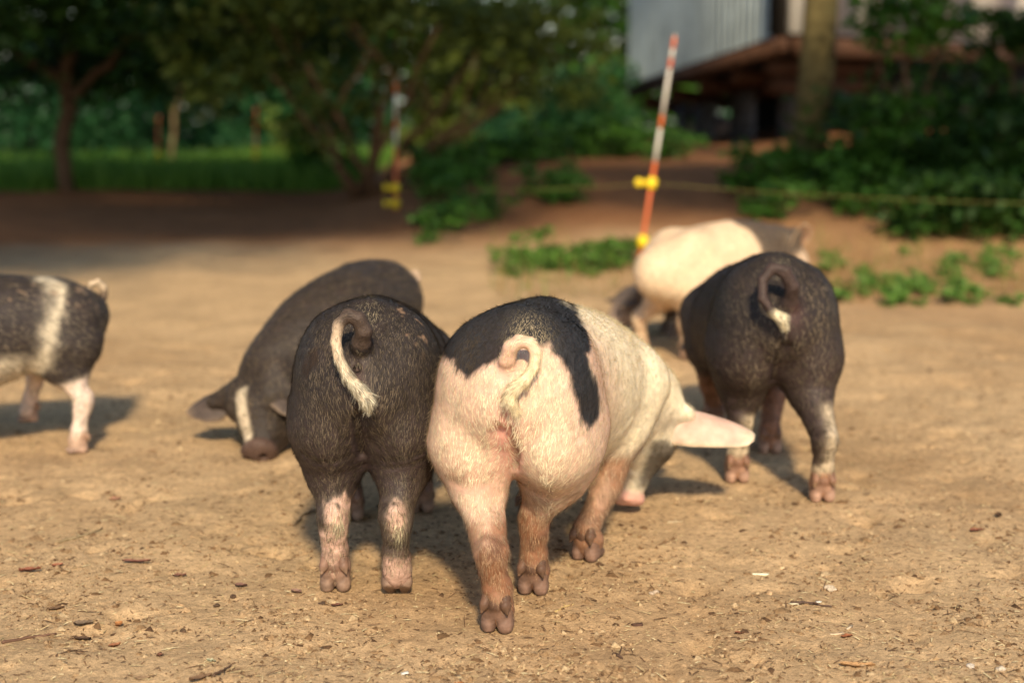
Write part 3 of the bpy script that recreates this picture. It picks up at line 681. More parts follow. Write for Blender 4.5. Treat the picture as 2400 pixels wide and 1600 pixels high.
def ear_mesh(L, W, cup, droop, c_out, c_in, c_rim, seed, fold=0.0, prof=(.42, .72, 1, .86, .5, .26, .05)):
    """leaf-shaped cupped ear: x base to tip, y across, z the back of the ear"""
    nu, nv = 22, 15; u = np.linspace(0, 1, nu); v = np.linspace(-1, 1, nv)
    prof = np.interp(u, [0, .15, .4, .65, .85, .95, 1], prof) * W / 2
    U, Vv = np.meshgrid(u, v, indexing='ij'); w = prof[:, None] * Vv
    ang = cup * Vv * (1 - .55 * U); X = L * U; Y = np.where(np.abs(ang) > 1e-4, prof[:, None] * np.sin(ang) / (np.abs(cup) * (1 - .55 * U) + 1e-6), w)
    Z = prof[:, None] * (np.cos(ang) - 1) / (abs(cup) * (1 - .55 * U) + 1e-6) - droop * L * U ** 2 + fold * L * np.clip(U - .6, 0, 1) ** 2
    P = np.stack([X, Y, Z], -1)
    du = np.gradient(P, axis=0); dv = np.gradient(P, axis=1); n = np.cross(du, dv); n /= np.linalg.norm(n, axis=-1)[..., None] + 1e-9
    th = .0075 * (1 - .55 * U) * (1 - .35 * np.abs(Vv)); top = P + n * th[..., None] * .5; bot = P - n * th[..., None] * .5
    V = np.concatenate([top.reshape(-1, 3), bot.reshape(-1, 3)]); i = np.arange(nu * nv).reshape(nu, nv); m = nu * nv
    q = [np.stack([i[:-1, :-1], i[1:, :-1], i[1:, 1:], i[:-1, 1:]], -1).reshape(-1, 4), np.stack([i[:-1, :-1], i[:-1, 1:], i[1:, 1:], i[1:, :-1]], -1).reshape(-1, 4) + m]
    rim = np.concatenate([i[:, 0], i[-1, 1:], i[::-1, -1][1:], i[0, ::-1][1:-1]]); rn = np.roll(rim, -1)
    q.append(np.stack([rim, rn, rn + m, rim + m], 1)[:, ::-1])
    rimw = np.clip((np.maximum(np.abs(Vv), U) - .82) / .18, 0, 1).reshape(-1, 1)
    nn = noise(P.reshape(-1, 3), 40, seed, 2)[:, None]
    co = np.array(c_out) * (1 - rimw) + np.array(c_rim) * rimw; ci = np.array(c_in) * (1 - rimw) + np.array(c_rim) * rimw
    c = np.concatenate([co * (.75 + .5 * nn), ci * (.75 + .5 * nn)])
    return mk_mesh('ear', V, np.concatenate(q), None, c, True)

def frame(tip, back):
    x = unit(tip); z = unit(np.asarray(back, float) - x * np.dot(x, back)); y = np.cross(z, x)
    return np.stack([x, y, z], 1)

def set_frame(o, R, loc, scale=1.0):
    M = Matrix.Identity(4)
    for i in range(3):
        for j in range(3): M[i][j] = R[i][j] * scale
        M[i][3] = loc[i]
    o.matrix_local = M

def rotz(th):  # heading th clockwise from +y : columns forward, left, up
    f = np.array((math.sin(th), math.cos(th), 0)); l = np.array((-math.cos(th), math.sin(th), 0))
    return np.stack([f, l, np.array((0, 0, 1.0))], 1)

def tail_ok(V): return 1.0
def build_pig(S):
    """S: dict describing one animal in world coordinates"""
    O = np.array((S['hip'][0], S['hip'][1], 0.0)); k_ = S.get('size', 1.0); wf = S.get('wide', 1.0)
    R1 = rotz(math.radians(S['head_hip'])); O2 = np.array((S['sho'][0], S['sho'][1], 0.0)); R2 = rotz(math.radians(S['head_sho']))
    UP = S.get('up', 0.0)
    def h1(x, y, z): return R1 @ (np.array((x, y * wf, z + UP * min(1, z / .25) / k_)) * k_)                              # hip frame -> root-local
    def h2(x, y, z): return (O2 - O) + R2 @ (np.array((x, y * wf, z + UP * min(1, z / .25) / k_)) * k_)
    W = lambda p: np.asarray(p, float) - O
    s = Sdf()
    s.trunk([(W(c), w, h) for c, w, h in S['spine']], .05)
    legs = []
    for sg, foot in ((1, S['hl']), (-1, S['hr'])):
        ft = W(foot[:3]); fy = R1.T @ ft / k_; lift = foot[2]
        s.ell(h1(.055, .078 * sg, .425), R1.T, np.array((.145, .088 * wf, .165)) * k_, .035 * k_)
        s.ell(h1(.018, .080 * sg, .360), R1.T, np.array((.102, .079 * wf, .092)) * k_, .03 * k_)
        s.cone(h1(.10, .092 * sg, .37), h1(.09, .092 * sg, .295), .085 * k_, .06 * k_, .04)      # stifle
        yk = .5 * (fy[1] / wf + .078 * sg)
        gask = h1(fy[0] * .45 + .022, .45 * yk + .55 * .080 * sg, .262 + .4 * lift); hock = h1(fy[0] - .028, .8 * fy[1] / wf + .2 * yk, .168 + lift)
        can = ft + R1 @ np.array((-.006, 0, .085)) * k_; past = ft + R1 @ np.array((.004, 0, .042)) * k_
        s.cone(h1(.03 + .2 * fy[0], .082 * sg, .335), gask, .077 * k_, .050 * k_, .06)
        s.cone(gask, hock, .049 * k_, .033 * k_, .028)
        s.cone(hock + R1 @ np.array((-.019, 0, .016)) * k_, hock + R1 @ np.array((.002, 0, -.03)) * k_, .021 * k_, .025 * k_, .012)
        s.cone(hock, can, .0315 * k_, .0252 * k_, .012); s.cone(can, past, .0285 * k_, .0305 * k_, .012)
        for q_ in (1, -1): s.cone(hock + R1 @ np.array((-.004, .010 * q_, -.02)) * k_, can + R1 @ np.array((-.010, .009 * q_, .01)) * k_, .017 * k_, .014 * k_, .008)      # tendons
        s.cone(past, ft + R1 @ np.array((.006, 0, .03)) * k_, .0305 * k_, .028 * k_, .01)
        legs.append((ft, R1, foot))
    for sg, foot in ((1, S['fl']), (-1, S['fr'])):
        ft = W(foot[:3]); lift = foot[2]; fz = ft[2]
        sh = h2(.02, .105 * sg, .37); el = h2(-.05, .112 * sg, .285)
        kn = el * .42 + ft * .58 + R2 @ np.array((.018, 0, .03)) * k_
        can = ft + R2 @ np.array((-.004, 0, .075)) * k_; past = ft + R2 @ np.array((.004, 0, .04)) * k_
        s.cone(sh, el, .085 * k_, .06 * k_, .05); s.cone(el, kn, .054 * k_, .033 * k_, .03)
        s.cone(kn, can, .033 * k_, .026 * k_, .015); s.cone(can, past, .028 * k_, .0305 * k_, .01)
        s.cone(past, ft + R2 @ np.array((.006, 0, .03)) * k_, .033 * k_, .030 * k_, .01)
        legs.append((ft, R2, foot))
    # cleft and tail root
    s.cone(h1(-.118, 0, .40), h1(-.088, 0, .26), .010 * k_, .016 * k_, .03 * k_, sub=True)
    # head
    hp = W(S['poll']); sn = W(S['snout']); ax = sn - hp; HL = np.linalg.norm(ax); ax /= HL
    Fh = np.array(S['fore'], float); Fh = unit(Fh - ax * (Fh @ ax)); lat = np.cross(Fh, ax)    # lat: pig's left
    hk = HL / .30 * S.get('head_k', 1.0)
    at = lambda a, f_, l: hp + ax * a * HL + (Fh * f_ + lat * l) * hk
    s.cone(at(.0, -.035, 0), at(.36, -.012, 0), .082 * hk, .066 * hk, .05)
    for sg in (1, -1):
        s.cone(at(.12, -.065, .032 * sg), at(.42, -.055, .030 * sg), .060 * hk, .050 * hk, .03)
        s.cone(at(.30, .02, .045 * sg), at(.36, .018, .05 * sg), .030 * hk, .026 * hk, .02)     # brow
    s.cone(at(.35, -.02, 0), at(.9, -.03, 0), .058 * hk, .038 * hk, .03)
    s.cone(at(.4, -.065, 0), at(.84, -.062, 0), .040 * hk, .022 * hk, .025)
    s.ell(at(.965, -.027, 0), np.stack([ax, Fh, lat]), np.array((.020, .040, .044)) * hk, .008)
    for sg in (1, -1): s.cone(at(1.02, -.024, .016 * sg), at(1.10, -.024, .017 * sg), .008 * hk, .008 * hk, .004, sub=True)
    for e in S.get('ears', []):
        b_ = at(*e['at']); s.cone(b_ - unit(e['dir']) * .01, b_ + unit(e['dir']) * .055 * hk, .040 * hk, .020 * hk, .03)
    if S.get('tail') is not None:
        tp = [W(p) for p in S['tail']]; tr = S['tail_r']
        s.cone(tp[0] + R1 @ np.array((.05, 0, -.01)) * k_, tp[0], tr[0] * 1.25, tr[0], .022)
        s.chain(tp, tr, .012, .0035)
    for c, r in S.get('dimples', []): s.cone(W(c), W(c) + R1 @ np.array((-.01, 0, 0)), r, r, .012, sub=True)
    for a_, b_, r_ in S.get('folds', []): s.cone(W(a_), W(b_), r_, r_ * .8, .02, sub=True)
    for a_, b_, ra, rb in S.get('bulges', []): s.cone(W(a_), W(b_), ra, rb, .04)
    V0 = np.array([W(c) for c, w, h in S['spine']] + [hp, sn] + [l[0] for l in legs] + ([p for p in tp] if S.get('tail') is not None else []))
    lo = V0.min(0) - .24 * k_; hi = V0.max(0) + .24 * k_; lo[2] = -.01
    vox = S.get('vox', .006)
    V, F, Nn = mesh_sdf(s, lo, hi, vox)
    for line, depth, wd in S.get('creases', []):
        pl_ = np.array([Q(u, v, O[1] - .1)[[0, 2]] for u, v in line]) - O[[0, 2]]; dd = np.full(len(V), 9.0)
        for i in range(len(pl_) - 1):
            e_ = pl_[i + 1] - pl_[i]; w_ = V[:, [0, 2]] - pl_[i]; t_ = np.clip(w_ @ e_ / (e_ @ e_), 0, 1); q_ = w_ - t_[:, None] * e_; dd = np.minimum(dd, np.hypot(q_[:, 0], q_[:, 1]))
        near = (Nn @ R1[:, 0] < .25) & ((V @ R1)[:, 0] < .06 * k_); V = V - Nn * (depth * np.exp(-(dd / wd) ** 2) * near)[:, None]
    lw = np.clip((.27 - V[:, 2]) / .08, 0, 1); V = V + Nn * (((noise(V, 55, S['seed'], 2) - .5) * (.0018 + .0036 * lw) + (noise(V * np.array((1, 1, 2.2)), 24, S['seed'] + 3, 2) - .5) * (.003 + .003 * lw)) * (tail_ok(V)))[:, None]
    # regions
    tail_f = np.zeros(len(V))
    if S.get('tail') is not None:
        T = np.array(tp); seg = np.concatenate([[0], np.cumsum(np.linalg.norm(np.diff(T, axis=0), axis=1))]); best = np.full(len(V), 9.0)
        for i in range(len(T) - 1):
            ab = T[i + 1] - T[i]; t = np.clip((V - T[i]) @ ab / (ab @ ab), 0, 1); d = np.linalg.norm(V - T[i] - t[:, None] * ab, axis=1) - (tr[i] + (tr[i + 1] - tr[i]) * t)
            m = d < best; best = np.where(m, d, best); tail_f = np.where(m, (seg[i] + t * (seg[i + 1] - seg[i])) / seg[-1], tail_f)
        tail_f = np.where((best < .004) & (tail_f > .02), tail_f, 0)
    hd = V - hp; ha = hd @ ax / HL; hf = hd @ Fh / hk; hl_ = hd @ lat / hk
    in_head = ((np.linalg.norm(hd - ax * np.clip(ha, 0, 1)[:, None] * HL, axis=1) < .13 * hk) & (ha > -.25)).astype(float)
    ctx = dict(P=V + O, L=(V @ R1) / k_, N=Nn, NL=Nn @ R1, tail=tail_f, head=in_head, ha=ha, hf=hf, hl=hl_, seed=S['seed'], S2=((V - (O2 - O)) @ R2) / k_)
    skin, hcol, dens, hlen = S['paint'](ctx)
    body_root = empty(S['name'], tuple(O), S['label'], 'pig', S.get('group'))
    pal = S.get('skin', M_skin_dark)
    put('body', mk_mesh('pig_body', V, F, None, skin, True), pal, body_root)
    # hair flow: backwards and down the flanks, down the hams and legs, along the tail
    spx = (ctx['L'][:, 0] > .25).astype(float)[:, None]
    back = -(R1[:, 0] * (1 - spx) + R2[:, 0] * spx)
    flow = back * .8 + np.array((0, 0, -1.0)) * (.55 + .6 * np.clip(-ctx['NL'][:, 0], 0, 1))[:, None]
    lgz = np.clip((.24 - V[:, 2]) / .08, 0, 1)[:, None]; flow = flow * (1 - lgz) + np.array((0, 0, -1.0)) * lgz
    if S.get('tail') is not None:
        tt = np.gradient(T, axis=0); td = np.stack([np.interp(tail_f, seg / seg[-1], tt[:, i]) for i in range(3)], 1); td /= np.linalg.norm(td, axis=1)[:, None] + 1e-9
        flow = np.where((tail_f > 0)[:, None], td, flow)
    hdm = in_head[:, None] * np.clip((.9 - ha) * 3, 0, 1)[:, None]; flow = flow * (1 - hdm) + (-ax) * hdm
    dens = dens * np.where((in_head > 0) & (ha > .8), 0.0, 1.0) * np.clip((V[:, 2] - .05) / .03, 0.05, 1)
    if S.get('hair', 0): make_hair('bristles', V, F, Nn, np.clip(dens, 0, None), hcol, hlen, flow, S['hair'], S.get('hair_w', .0006), body_root, S['seed'], S.get('lift', .2), .35, .0 if pal is M_skin_pale else .5)
    cl, cu = S.get('hoof', ((.30, .19, .13), (.22, .13, .08)))
    hm = hoof_colored(cl, cu, S['seed']); hm.materials.append(M_hoof); dws = []
    for sg in (1, -1):
        dv, df = DW[sg]; t_ = np.clip((.062 - dv[:, 2]) / .02, 0, 1)[:, None]
        dm = mk_mesh('dewclaw', dv, df, None, (np.array(cu) * (1 - t_) + np.array(S.get('claw', (.26, .17, .10))) * t_) * (.8 + .4 * noise(dv, 90, S['seed'], 2))[:, None], True); dm.materials.append(M_hoof); dws.append(dm)
    for ft, R, foot in legs:
        o = put('hoof', hm, None, body_root); pt = math.radians(foot[3] if len(foot) > 3 else 0)
        Rp = np.array([[math.cos(pt), 0, math.sin(pt)], [0, 1, 0], [-math.sin(pt), 0, math.cos(pt)]])
        set_frame(o, R @ Rp, ft + np.array((0, 0, 0.0)), k_ * 1.0)
        for dm in dws: put('dewclaw', dm, None, o)
    em = None
    for e in S.get('ears', []):
        m_ = ear_mesh(e.get('L', .17) * hk, e.get('W', .13) * hk, e.get('cup', 1.2), e.get('droop', .1), e['out'], e['inn'], e['rim'], S['seed'], e.get('fold', 0), e.get('prof', (.42, .72, 1, .86, .5, .26, .05)))
        o = put('ear', m_, pal, body_root); set_frame(o, frame(e['dir'], e['back']), at(*e['at']))
    if S.get('eyes', True):
        ev, eq, et = [], None, None
        mb = MB(); n = 10; th = np.linspace(0, np.pi, 7)
        mb.tube(np.stack([0 * th, 0 * th, -np.cos(th)], 1) * .0115 * hk, np.maximum(np.sin(th), .02) * .0115 * hk, n)
        eme = mb.mesh('eye', True); eme.materials.append(M_eye)
        for sg in (1, -1):
            o = put('eye', eme, None, body_root); o.location = at(.37, .012, .0665 * sg)
    return body_root

def smooth(a, b, x): t = np.clip((x - a) / (b - a), 0, 1); return t * t * (3 - 2 * t)
def mixc(a, b, t): t = np.asarray(t)[:, None] if np.ndim(t) == 1 else t; return a * (1 - t) + np.asarray(b) * t
def poly_sd(px, py, poly):
    """signed distance to a polygon, negative inside"""
    poly = np.asarray(poly, float); d = np.full(len(px), 1e9); ins = np.zeros(len(px), bool); j = len(poly) - 1
    for i in range(len(poly)):
        a = poly[j]; b = poly[i]; e = b - a; w = np.stack([px, py], 1) - a
        t = np.clip(w @ e / (e @ e), 0, 1); q = w - t[:, None] * e; d = np.minimum(d, np.hypot(q[:, 0], q[:, 1]))
        c = ((a[1] > py) != (b[1] > py)); x = (b[0] - a[0]) * (py - a[1]) / np.where(b[1] != a[1], b[1] - a[1], 1e-9) + a[0]
        ins ^= c & (px < x); j = i
    return np.where(ins, -d, d)

PALE_SKIN = np.array((.64, .43, .32)); PALE_HAIR = np.array((.76, .65, .45)); MUD = np.array((.25, .105, .048)); MUDH = np.array((.31, .145, .065))
DARK_SKIN = np.array((.033, .026, .024)); DARK_HAIR = np.array((.18, .14, .095)); BLACK = np.array((.018, .017, .018)); CREAM = np.array((.62, .52, .33))
PINK = np.array((.62, .34, .27))

def paint_front(c):
    P, z = c['P'], c['P'][:, 2]; n = len(P); n1 = noise(P, 9, 2, 3); n2 = noise(P, 30, 3, 2); n3 = noise(P, 70, 4, 2)
    sk = np.tile(PALE_SKIN, (n, 1)); hr = np.tile(PALE_HAIR, (n, 1)); de = np.ones(n); ln = np.full(n, .019)
    hr = mixc(hr, (.86, .77, .56), smooth(.12, .34, c['L'][:, 0])); sk = mixc(sk, (.76, .66, .48), smooth(.12, .34, c['L'][:, 0] + .25 * (z - .4)))                      # flanks creamier
    px = [(1065, 838), (1071, 856), (1104, 864), (1147, 830), (1178, 820), (1192, 795), (1234, 787), (1270, 799), (1282, 794), (1310, 805), (1323, 833), (1338, 871), (1349, 910), (1354, 940), (1372, 963), (1397, 945), (1402, 910), (1394, 869), (1374, 823), (1366, 802), (1384, 802), (1379, 777), (1354, 741), (1320, 713), (1285, 695), (1280, 640), (1020, 640), (1020, 838)]
    pl = np.array([Q(u, v, 3.05 if v < 720 else (2.99 if u > 1300 else 2.87))[[0, 2]] for u, v in px])
    jx = (n2 - .5) * .010 + (n3 - .5) * .006
    sd = poly_sd(P[:, 0] + jx, z + (n3 - .5) * .012 + .004, pl)
    sd = np.where((c['tail'] > 0) | (c['L'][:, 0] > .38), 1, sd); m = smooth(.005, -.005, sd)
    sk = mixc(sk, BLACK * 1.6, m); hr = mixc(hr, BLACK * 1.5, m)
    tan = m * np.exp(-(((P[:, 0] - .035) / .035) ** 2 + ((z - .575) / .035) ** 2)) ; hr = mixc(hr, (.5, .4, .25), np.clip(tan * 1.3, 0, .8))
    tan2 = m * np.exp(-(((P[:, 0] + .09) / .05) ** 2)) * .25; hr = mixc(hr, (.25, .17, .09), tan2)
    # mud on the legs and the lower hams, the right foreleg and the belly edge
    mud = smooth(.285, .19, z + (n1 - .5) * .15 + (n3 - .5) * .05) * (c['head'] < .5)
    mud = np.maximum(mud, smooth(.28, .22, z + (n1 - .5) * .08) * (c['S2'][:, 0] > -.16) * (c['head'] < .5))
    up = np.exp(-(((P[:, 0] + .045) / .07) ** 2 + ((z - .285) / .035) ** 2)) * .5 * smooth(.35, .6, n1) + np.exp(-(((P[:, 0] + .12) / .03) ** 2 + ((z - .3) / .03) ** 2)) * .5
    mud = np.clip(np.maximum(mud * .92, up), 0, .94); mc = mixc(np.tile(MUD * .9, (n, 1)), (.10, .045, .024), smooth(.45, .75, n2) * .7 + smooth(.08, .03, z) * .3); mc = mixc(mc, (.42, .24, .16), smooth(.6, .75, noise(P, 22, 44, 2)) * .6); sk = mixc(sk, mc, mud); hr = mixc(hr, MUDH * .8, mud * .9)
    de = de * (1 - .35 * mud)
    # pink thin skin below the tail
    pk = np.exp(-(((P[:, 0] + .015) / .03) ** 2 + ((z - .40) / .09) ** 2)) * (c['NL'][:, 0] < -.2) * (c['tail'] <= 0)
    sk = mixc(sk, (.60, .27, .22), pk * .75); de *= 1 - .6 * pk
    an = np.exp(-(((P[:, 0] + .012) / .007) ** 2 + ((z - .470) / .007) ** 2)) * (c['tail'] <= 0) * (c['NL'][:, 0] < -.2); sk = mixc(sk, (.25, .08, .07), an)
    t = c['tail']; tm = t > 0
    hr[tm] = (.80, .68, .44); ln = np.where(tm, .013 + .018 * smooth(.35, 1, t), ln); de = np.where(tm, .8 + 3.5 * smooth(.3, .9, t), de)
    sk[tm] = mixc(np.tile(np.array((.62, .40, .30)), (tm.sum(), 1)), (.66, .52, .34), smooth(.3, .7, t[tm]))
    # face
    h = c['head'] > .5
    fm = h * smooth(.30, .36, c['ha'] + (n2 - .5) * .1) * smooth(.0, .03, c['hf'] + .035 + (n1 - .5) * .03) * smooth(.95, .75, c['ha'])
    sk = mixc(sk, (.05, .04, .035), fm * .9); hr = mixc(hr, (.05, .04, .03), fm * .9)
    gy = h * np.exp(-(((c['ha'] - .16) / .14) ** 2)) * smooth(.01, .05, c['hf'] + .04); sk = mixc(sk, (.28, .23, .17), gy * .7); hr = mixc(hr, (.35, .29, .2), gy * .7)
    ch = h * smooth(-.02, -.06, c['hf']) * smooth(.55, .75, c['ha']); sk = mixc(sk, MUD, ch * .8); hr = mixc(hr, MUDH, ch * .8)
    sn = h * smooth(.86, .93, c['ha']); sk = mixc(sk, (.55, .30, .23), sn)
    sk *= (.9 + .2 * n1)[:, None]
    return sk, hr, de, ln

def dark_base(c, sk0=DARK_SKIN, hr0=DARK_HAIR):
    P = c['P']; n = len(P); n1 = noise(P, 8, c['seed'], 3); n2 = noise(P, 28, c['seed'] + 1, 2)
    sk = np.tile(sk0, (n, 1)) * (.8 + .4 * n1)[:, None]; sk = mixc(sk, sk0 * np.array((1.5, 1.25, 1.2)), smooth(.55, .75, n2) * .3)
    hr = np.tile(hr0, (n, 1)); hr = mixc(hr, hr0 * .5, smooth(.35, .7, n1) * .7)
    return P, P[:, 2], n1, n2, noise(P, 75, c['seed'] + 2, 2), sk, hr, np.ones(n), np.full(n, .017)

def paint_b(c):
    P, z, n1, n2, n3, sk, hr, de, ln = dark_base(c)
    x = P[:, 0] + .305; L = c['L']
    crest = np.exp(-((x - .005) / .022) ** 2) * smooth(.54, .6, z) * (L[:, 0] < .15); hr = mixc(hr, (.52, .43, .28), crest * .8)
    hr = mixc(hr, DARK_HAIR * .55, smooth(.46, .32, z) * .6); sk = mixc(sk, (.055, .036, .034), smooth(.46, .3, z) * .6)
    # dirt stain high on the left ham
    st = poly_sd(P[:, 0] + (n2 - .5) * .012, z + (n3 - .5) * .02, [Q(u, v, 2.94)[[0, 2]] for u, v in [(708, 850), (722, 822), (742, 818), (748, 850), (730, 860), (716, 888), (703, 880)]])
    stm = smooth(.003, -.003, st) * (c['NL'][:, 0] < .2); sk = mixc(sk, (.035, .022, .014), stm * .9); hr = mixc(hr, (.05, .03, .02), stm * .9); de *= 1 - .6 * stm
    # pale shins
    lft = x < 0
    back = c['NL'][:, 0] < .35
    zl = np.where(lft, .228, .235) + (n1 - .5) * .10 + (noise(P * np.array((1, 1, .25)), 90, 5) - .5) * .07
    pal = smooth(zl + .022, zl - .022, z)
    grey = (~lft) * smooth(.085, .10, z + (n2 - .5) * .03) * smooth(.16, .125, z + (n1 - .5) * .04)
    band = (~lft) * np.clip(1 - np.exp(-(((x - .068) / .018) ** 2 + ((z - .185) / .034) ** 2)) * 1.4, 0, 1) * smooth(.10, .13, z)
    pal = pal * (1 - .88 * np.maximum(grey, band)); out = smooth(.004, .020, np.abs(c['L'][:, 1]) - .075 + (n1 - .5) * .02) * smooth(.11, .17, z) * lft; pal *= 1 - .92 * out
    pal *= (L[:, 0] < .2)
    sk = mixc(sk, (.26, .21, .16), np.clip(pal * 1.6, 0, 1) * .7); sk = mixc(sk, (.60, .39, .31), pal * smooth(.15, .6, pal)); hr = mixc(hr, (.42, .34, .22), pal * .9)
    mudy = smooth(.13, .05, z + (n1 - .5) * .1) * smooth(.35, .6, n2 + .1); sk = mixc(sk, (.22, .13, .08), mudy * np.where(lft, .75, .45))
    tip = np.exp(-((x - np.where(lft, -.055, .075)) / .012) ** 2 - ((z - .165) / .03) ** 2) * back; hr = mixc(hr, (.75, .68, .45), tip); ln = ln + .012 * tip
    # tail: grey-brown root, cream end
    t = c['tail']; tm = t > 0; tc = mixc(np.tile(np.array((.065, .045, .036)), (len(P), 1)), (.60, .45, .31), smooth(.30, .56, t + (n3 - .5) * .12))
    sk[tm] = tc[tm]; th = mixc(np.tile(np.array((.13, .095, .065)), (len(P), 1)), (.78, .71, .52), smooth(.30, .58, t)); hr[tm] = th[tm]
    de = np.where(tm, .7 + 3.0 * smooth(.4, .8, t), de); ln = np.where(tm, .010 + .012 * smooth(.4, .9, t), ln)
    an = np.exp(-(((x + .005) / .020) ** 2 + ((z - .475) / .035) ** 2)) * (c['NL'][:, 0] < -.2) * (~tm); sk = mixc(sk, (.11, .065, .06), an * .8); de *= 1 - .7 * an
    rr = np.hypot((x + .005) / .007, (z - .468) / .006); sk = mixc(sk, (.03, .018, .016), np.exp(-rr ** 2) * (~tm) * (c['NL'][:, 0] < 0))
    dot = smooth(.74, .82, noise(P, 60, 77)) * (x > .06) * smooth(.5, .56, z); sk = mixc(sk, (.45, .28, .17), dot * .6)
    return sk, hr, de, ln

def paint_c(c):
    P, z, n1, n2, n3, sk, hr, de, ln = dark_base(c, DARK_SKIN * .9, DARK_HAIR * .85)
    x = P[:, 0] - .70; lft = x < 0.01
    sk = mixc(sk, (.055, .034, .031), smooth(.5, .3, z) * .6)
    crest = np.exp(-((x + .0) / .022) ** 2) * smooth(.55, .6, z) * (c['L'][:, 0] < .15); hr = mixc(hr, (.5, .42, .28), crest * .8)
    hr = mixc(hr, (.40, .30, .18), np.exp(-(((x - .09) / .06) ** 2 + ((z - .5) / .09) ** 2)) * .5)
    pal = (~lft) * np.exp(-((x - (.115 + (n1 - .5) * .03)) / .020) ** 2) * smooth(.265, .235, z) + lft * np.exp(-((x + (.062 + (n1 - .5) * .03)) / .018) ** 2) * smooth(.21, .18, z) + smooth(.115, .10, z + (n2 - .5) * .03)
    pal = np.clip(pal, 0, 1) * (c['L'][:, 0] < .25)
    sk = mixc(sk, (.55, .44, .30), pal * .9); hr = mixc(hr, (.55, .46, .30), pal * .9)
    md = smooth(.085, .065, z + (n1 - .5) * .03); md = np.maximum(md, (c['L'][:, 0] > .25) * smooth(.22, .14, z)); sk = mixc(sk, (.33, .16, .09), md * .85); hr = mixc(hr, MUDH, md * .85)
    t = c['tail']; tm = t > 0; tc = mixc(np.tile(np.array((.055, .036, .031)), (len(P), 1)), (.66, .56, .36), smooth(.80, .86, t))
    sk[tm] = tc[tm]; hr[tm] = mixc(np.tile(np.array((.10, .07, .055)), (len(P), 1)), (.80, .72, .5), smooth(.78, .86, t))[tm]; de = np.where(tm, .6 + 3 * smooth(.75, .85, t), de); ln = np.where(tm, .012, ln)
    an = np.exp(-(((x - .015) / .028) ** 2 + ((z - .49) / .05) ** 2)) * (c['NL'][:, 0] < -.1) * (~tm); sk = mixc(sk, (.065, .034, .03), an * .9); de *= 1 - .8 * an
    return sk, hr, de, ln

def paint_d(c):
    P, z, n1, n2, n3, sk, hr, de, ln = dark_base(c)
    n = len(P); s2 = c['S2'][:, 0]; L0 = c['L'][:, 0]
    pale = smooth(.02, -.01, s2 + .08 + (n1 - .5) * .1 + .2 * (z - .35)) * (c['head'] < .5)
    skp = np.tile(np.array((.68, .50, .33)), (n, 1)) * (.85 + .3 * n1)[:, None]
    skp = mixc(skp, (.38, .21, .12), smooth(.26, .18, z) * .45)
    sk = mixc(sk * 1.9 + np.array((.028, .016, .0)), skp, pale); hr = mixc(hr * 1.5, (.80, .66, .42), pale)
    h = c['head'] > .5; wf = h * smooth(.12, .3, c['ha'] + (n1 - .5) * .2) ; sk = mixc(sk, (.60, .44, .30), wf * .9); hr = mixc(hr, (.7, .58, .4), wf * .9)
    return sk, hr, de, ln

def paint_e(c):
    P, z, n1, n2, n3, sk, hr, de, ln = dark_base(c, DARK_SKIN * 1.15)
    L = c['L']; n = len(P)
    belt = np.exp(-((L[:, 0] - (.115 + .22 * (.52 - z / .83) + (n1 - .5) * .12 + (n2 - .5) * .04)) / .028) ** 2)
    belly = smooth(.40, .33, z / .83 + (n1 - .5) * .10 - .12 * (L[:, 0] - .4)) * (L[:, 0] > .17)
    leg = smooth(.285, .255, z / .83 + (n1 - .5) * .04 + .25 * (L[:, 0] + .02)) * (L[:, 0] < .17)
    pal = np.clip(np.maximum(np.maximum(belt * .95, belly), leg), 0, 1)
    skp = mixc(np.tile(np.array((.55, .47, .34)), (n, 1)), (.66, .51, .42), leg); sk = mixc(sk, skp, pal); hr = mixc(hr, (.70, .60, .42), pal)
    dots = smooth(.74, .80, noise(P, 62, 31)) * smooth(.38, .46, z); sk = mixc(sk, (.25, .17, .11), dots * .6); hr = mixc(hr, (.28, .2, .13), dots * .6)
    t = c['tail']; tm = t > 0; sk[tm] = mixc(np.tile(np.array((.2, .14, .1)), (n, 1)), (.55, .42, .28), smooth(.3, .6, t))[tm]; hr[tm] = (.6, .48, .32)
    md = smooth(.07, .04, z + (n1 - .5) * .03); sk = mixc(sk, (.40, .25, .16), md * .7)
    return sk, hr, de, ln

def paint_f(c):
    P, z, n1, n2, n3, sk, hr, de, ln = dark_base(c, np.array((.036, .027, .022)), np.array((.14, .105, .065)))
    h = c['head'] > .5
    st = h * np.exp(-((c['hl'] + .012 + (n1 - .5) * .012) / .016) ** 4) * smooth(.16, .28, c['ha']) * smooth(-.03, .0, c['hf']) * smooth(1.0, .88, c['ha'])
    sk = mixc(sk, (.58, .48, .34), np.clip(st * 1.2, 0, 1)); hr = mixc(hr, (.62, .52, .36), np.clip(st * 1.2, 0, 1))
    sn = h * smooth(.86, .94, c['ha']); sk = mixc(sk, (.10, .06, .045), sn * .85)
    dots = smooth(.70, .78, noise(P, 45, 12)) * smooth(.36, .42, z) * (c['L'][:, 0] < .05); sk = mixc(sk, (.40, .25, .15), dots * .7)
    t = c['tail']; tm = t > 0; sk[tm] = (.5, .36, .25); hr[tm] = (.6, .46, .32)
    return sk, hr, de, ln

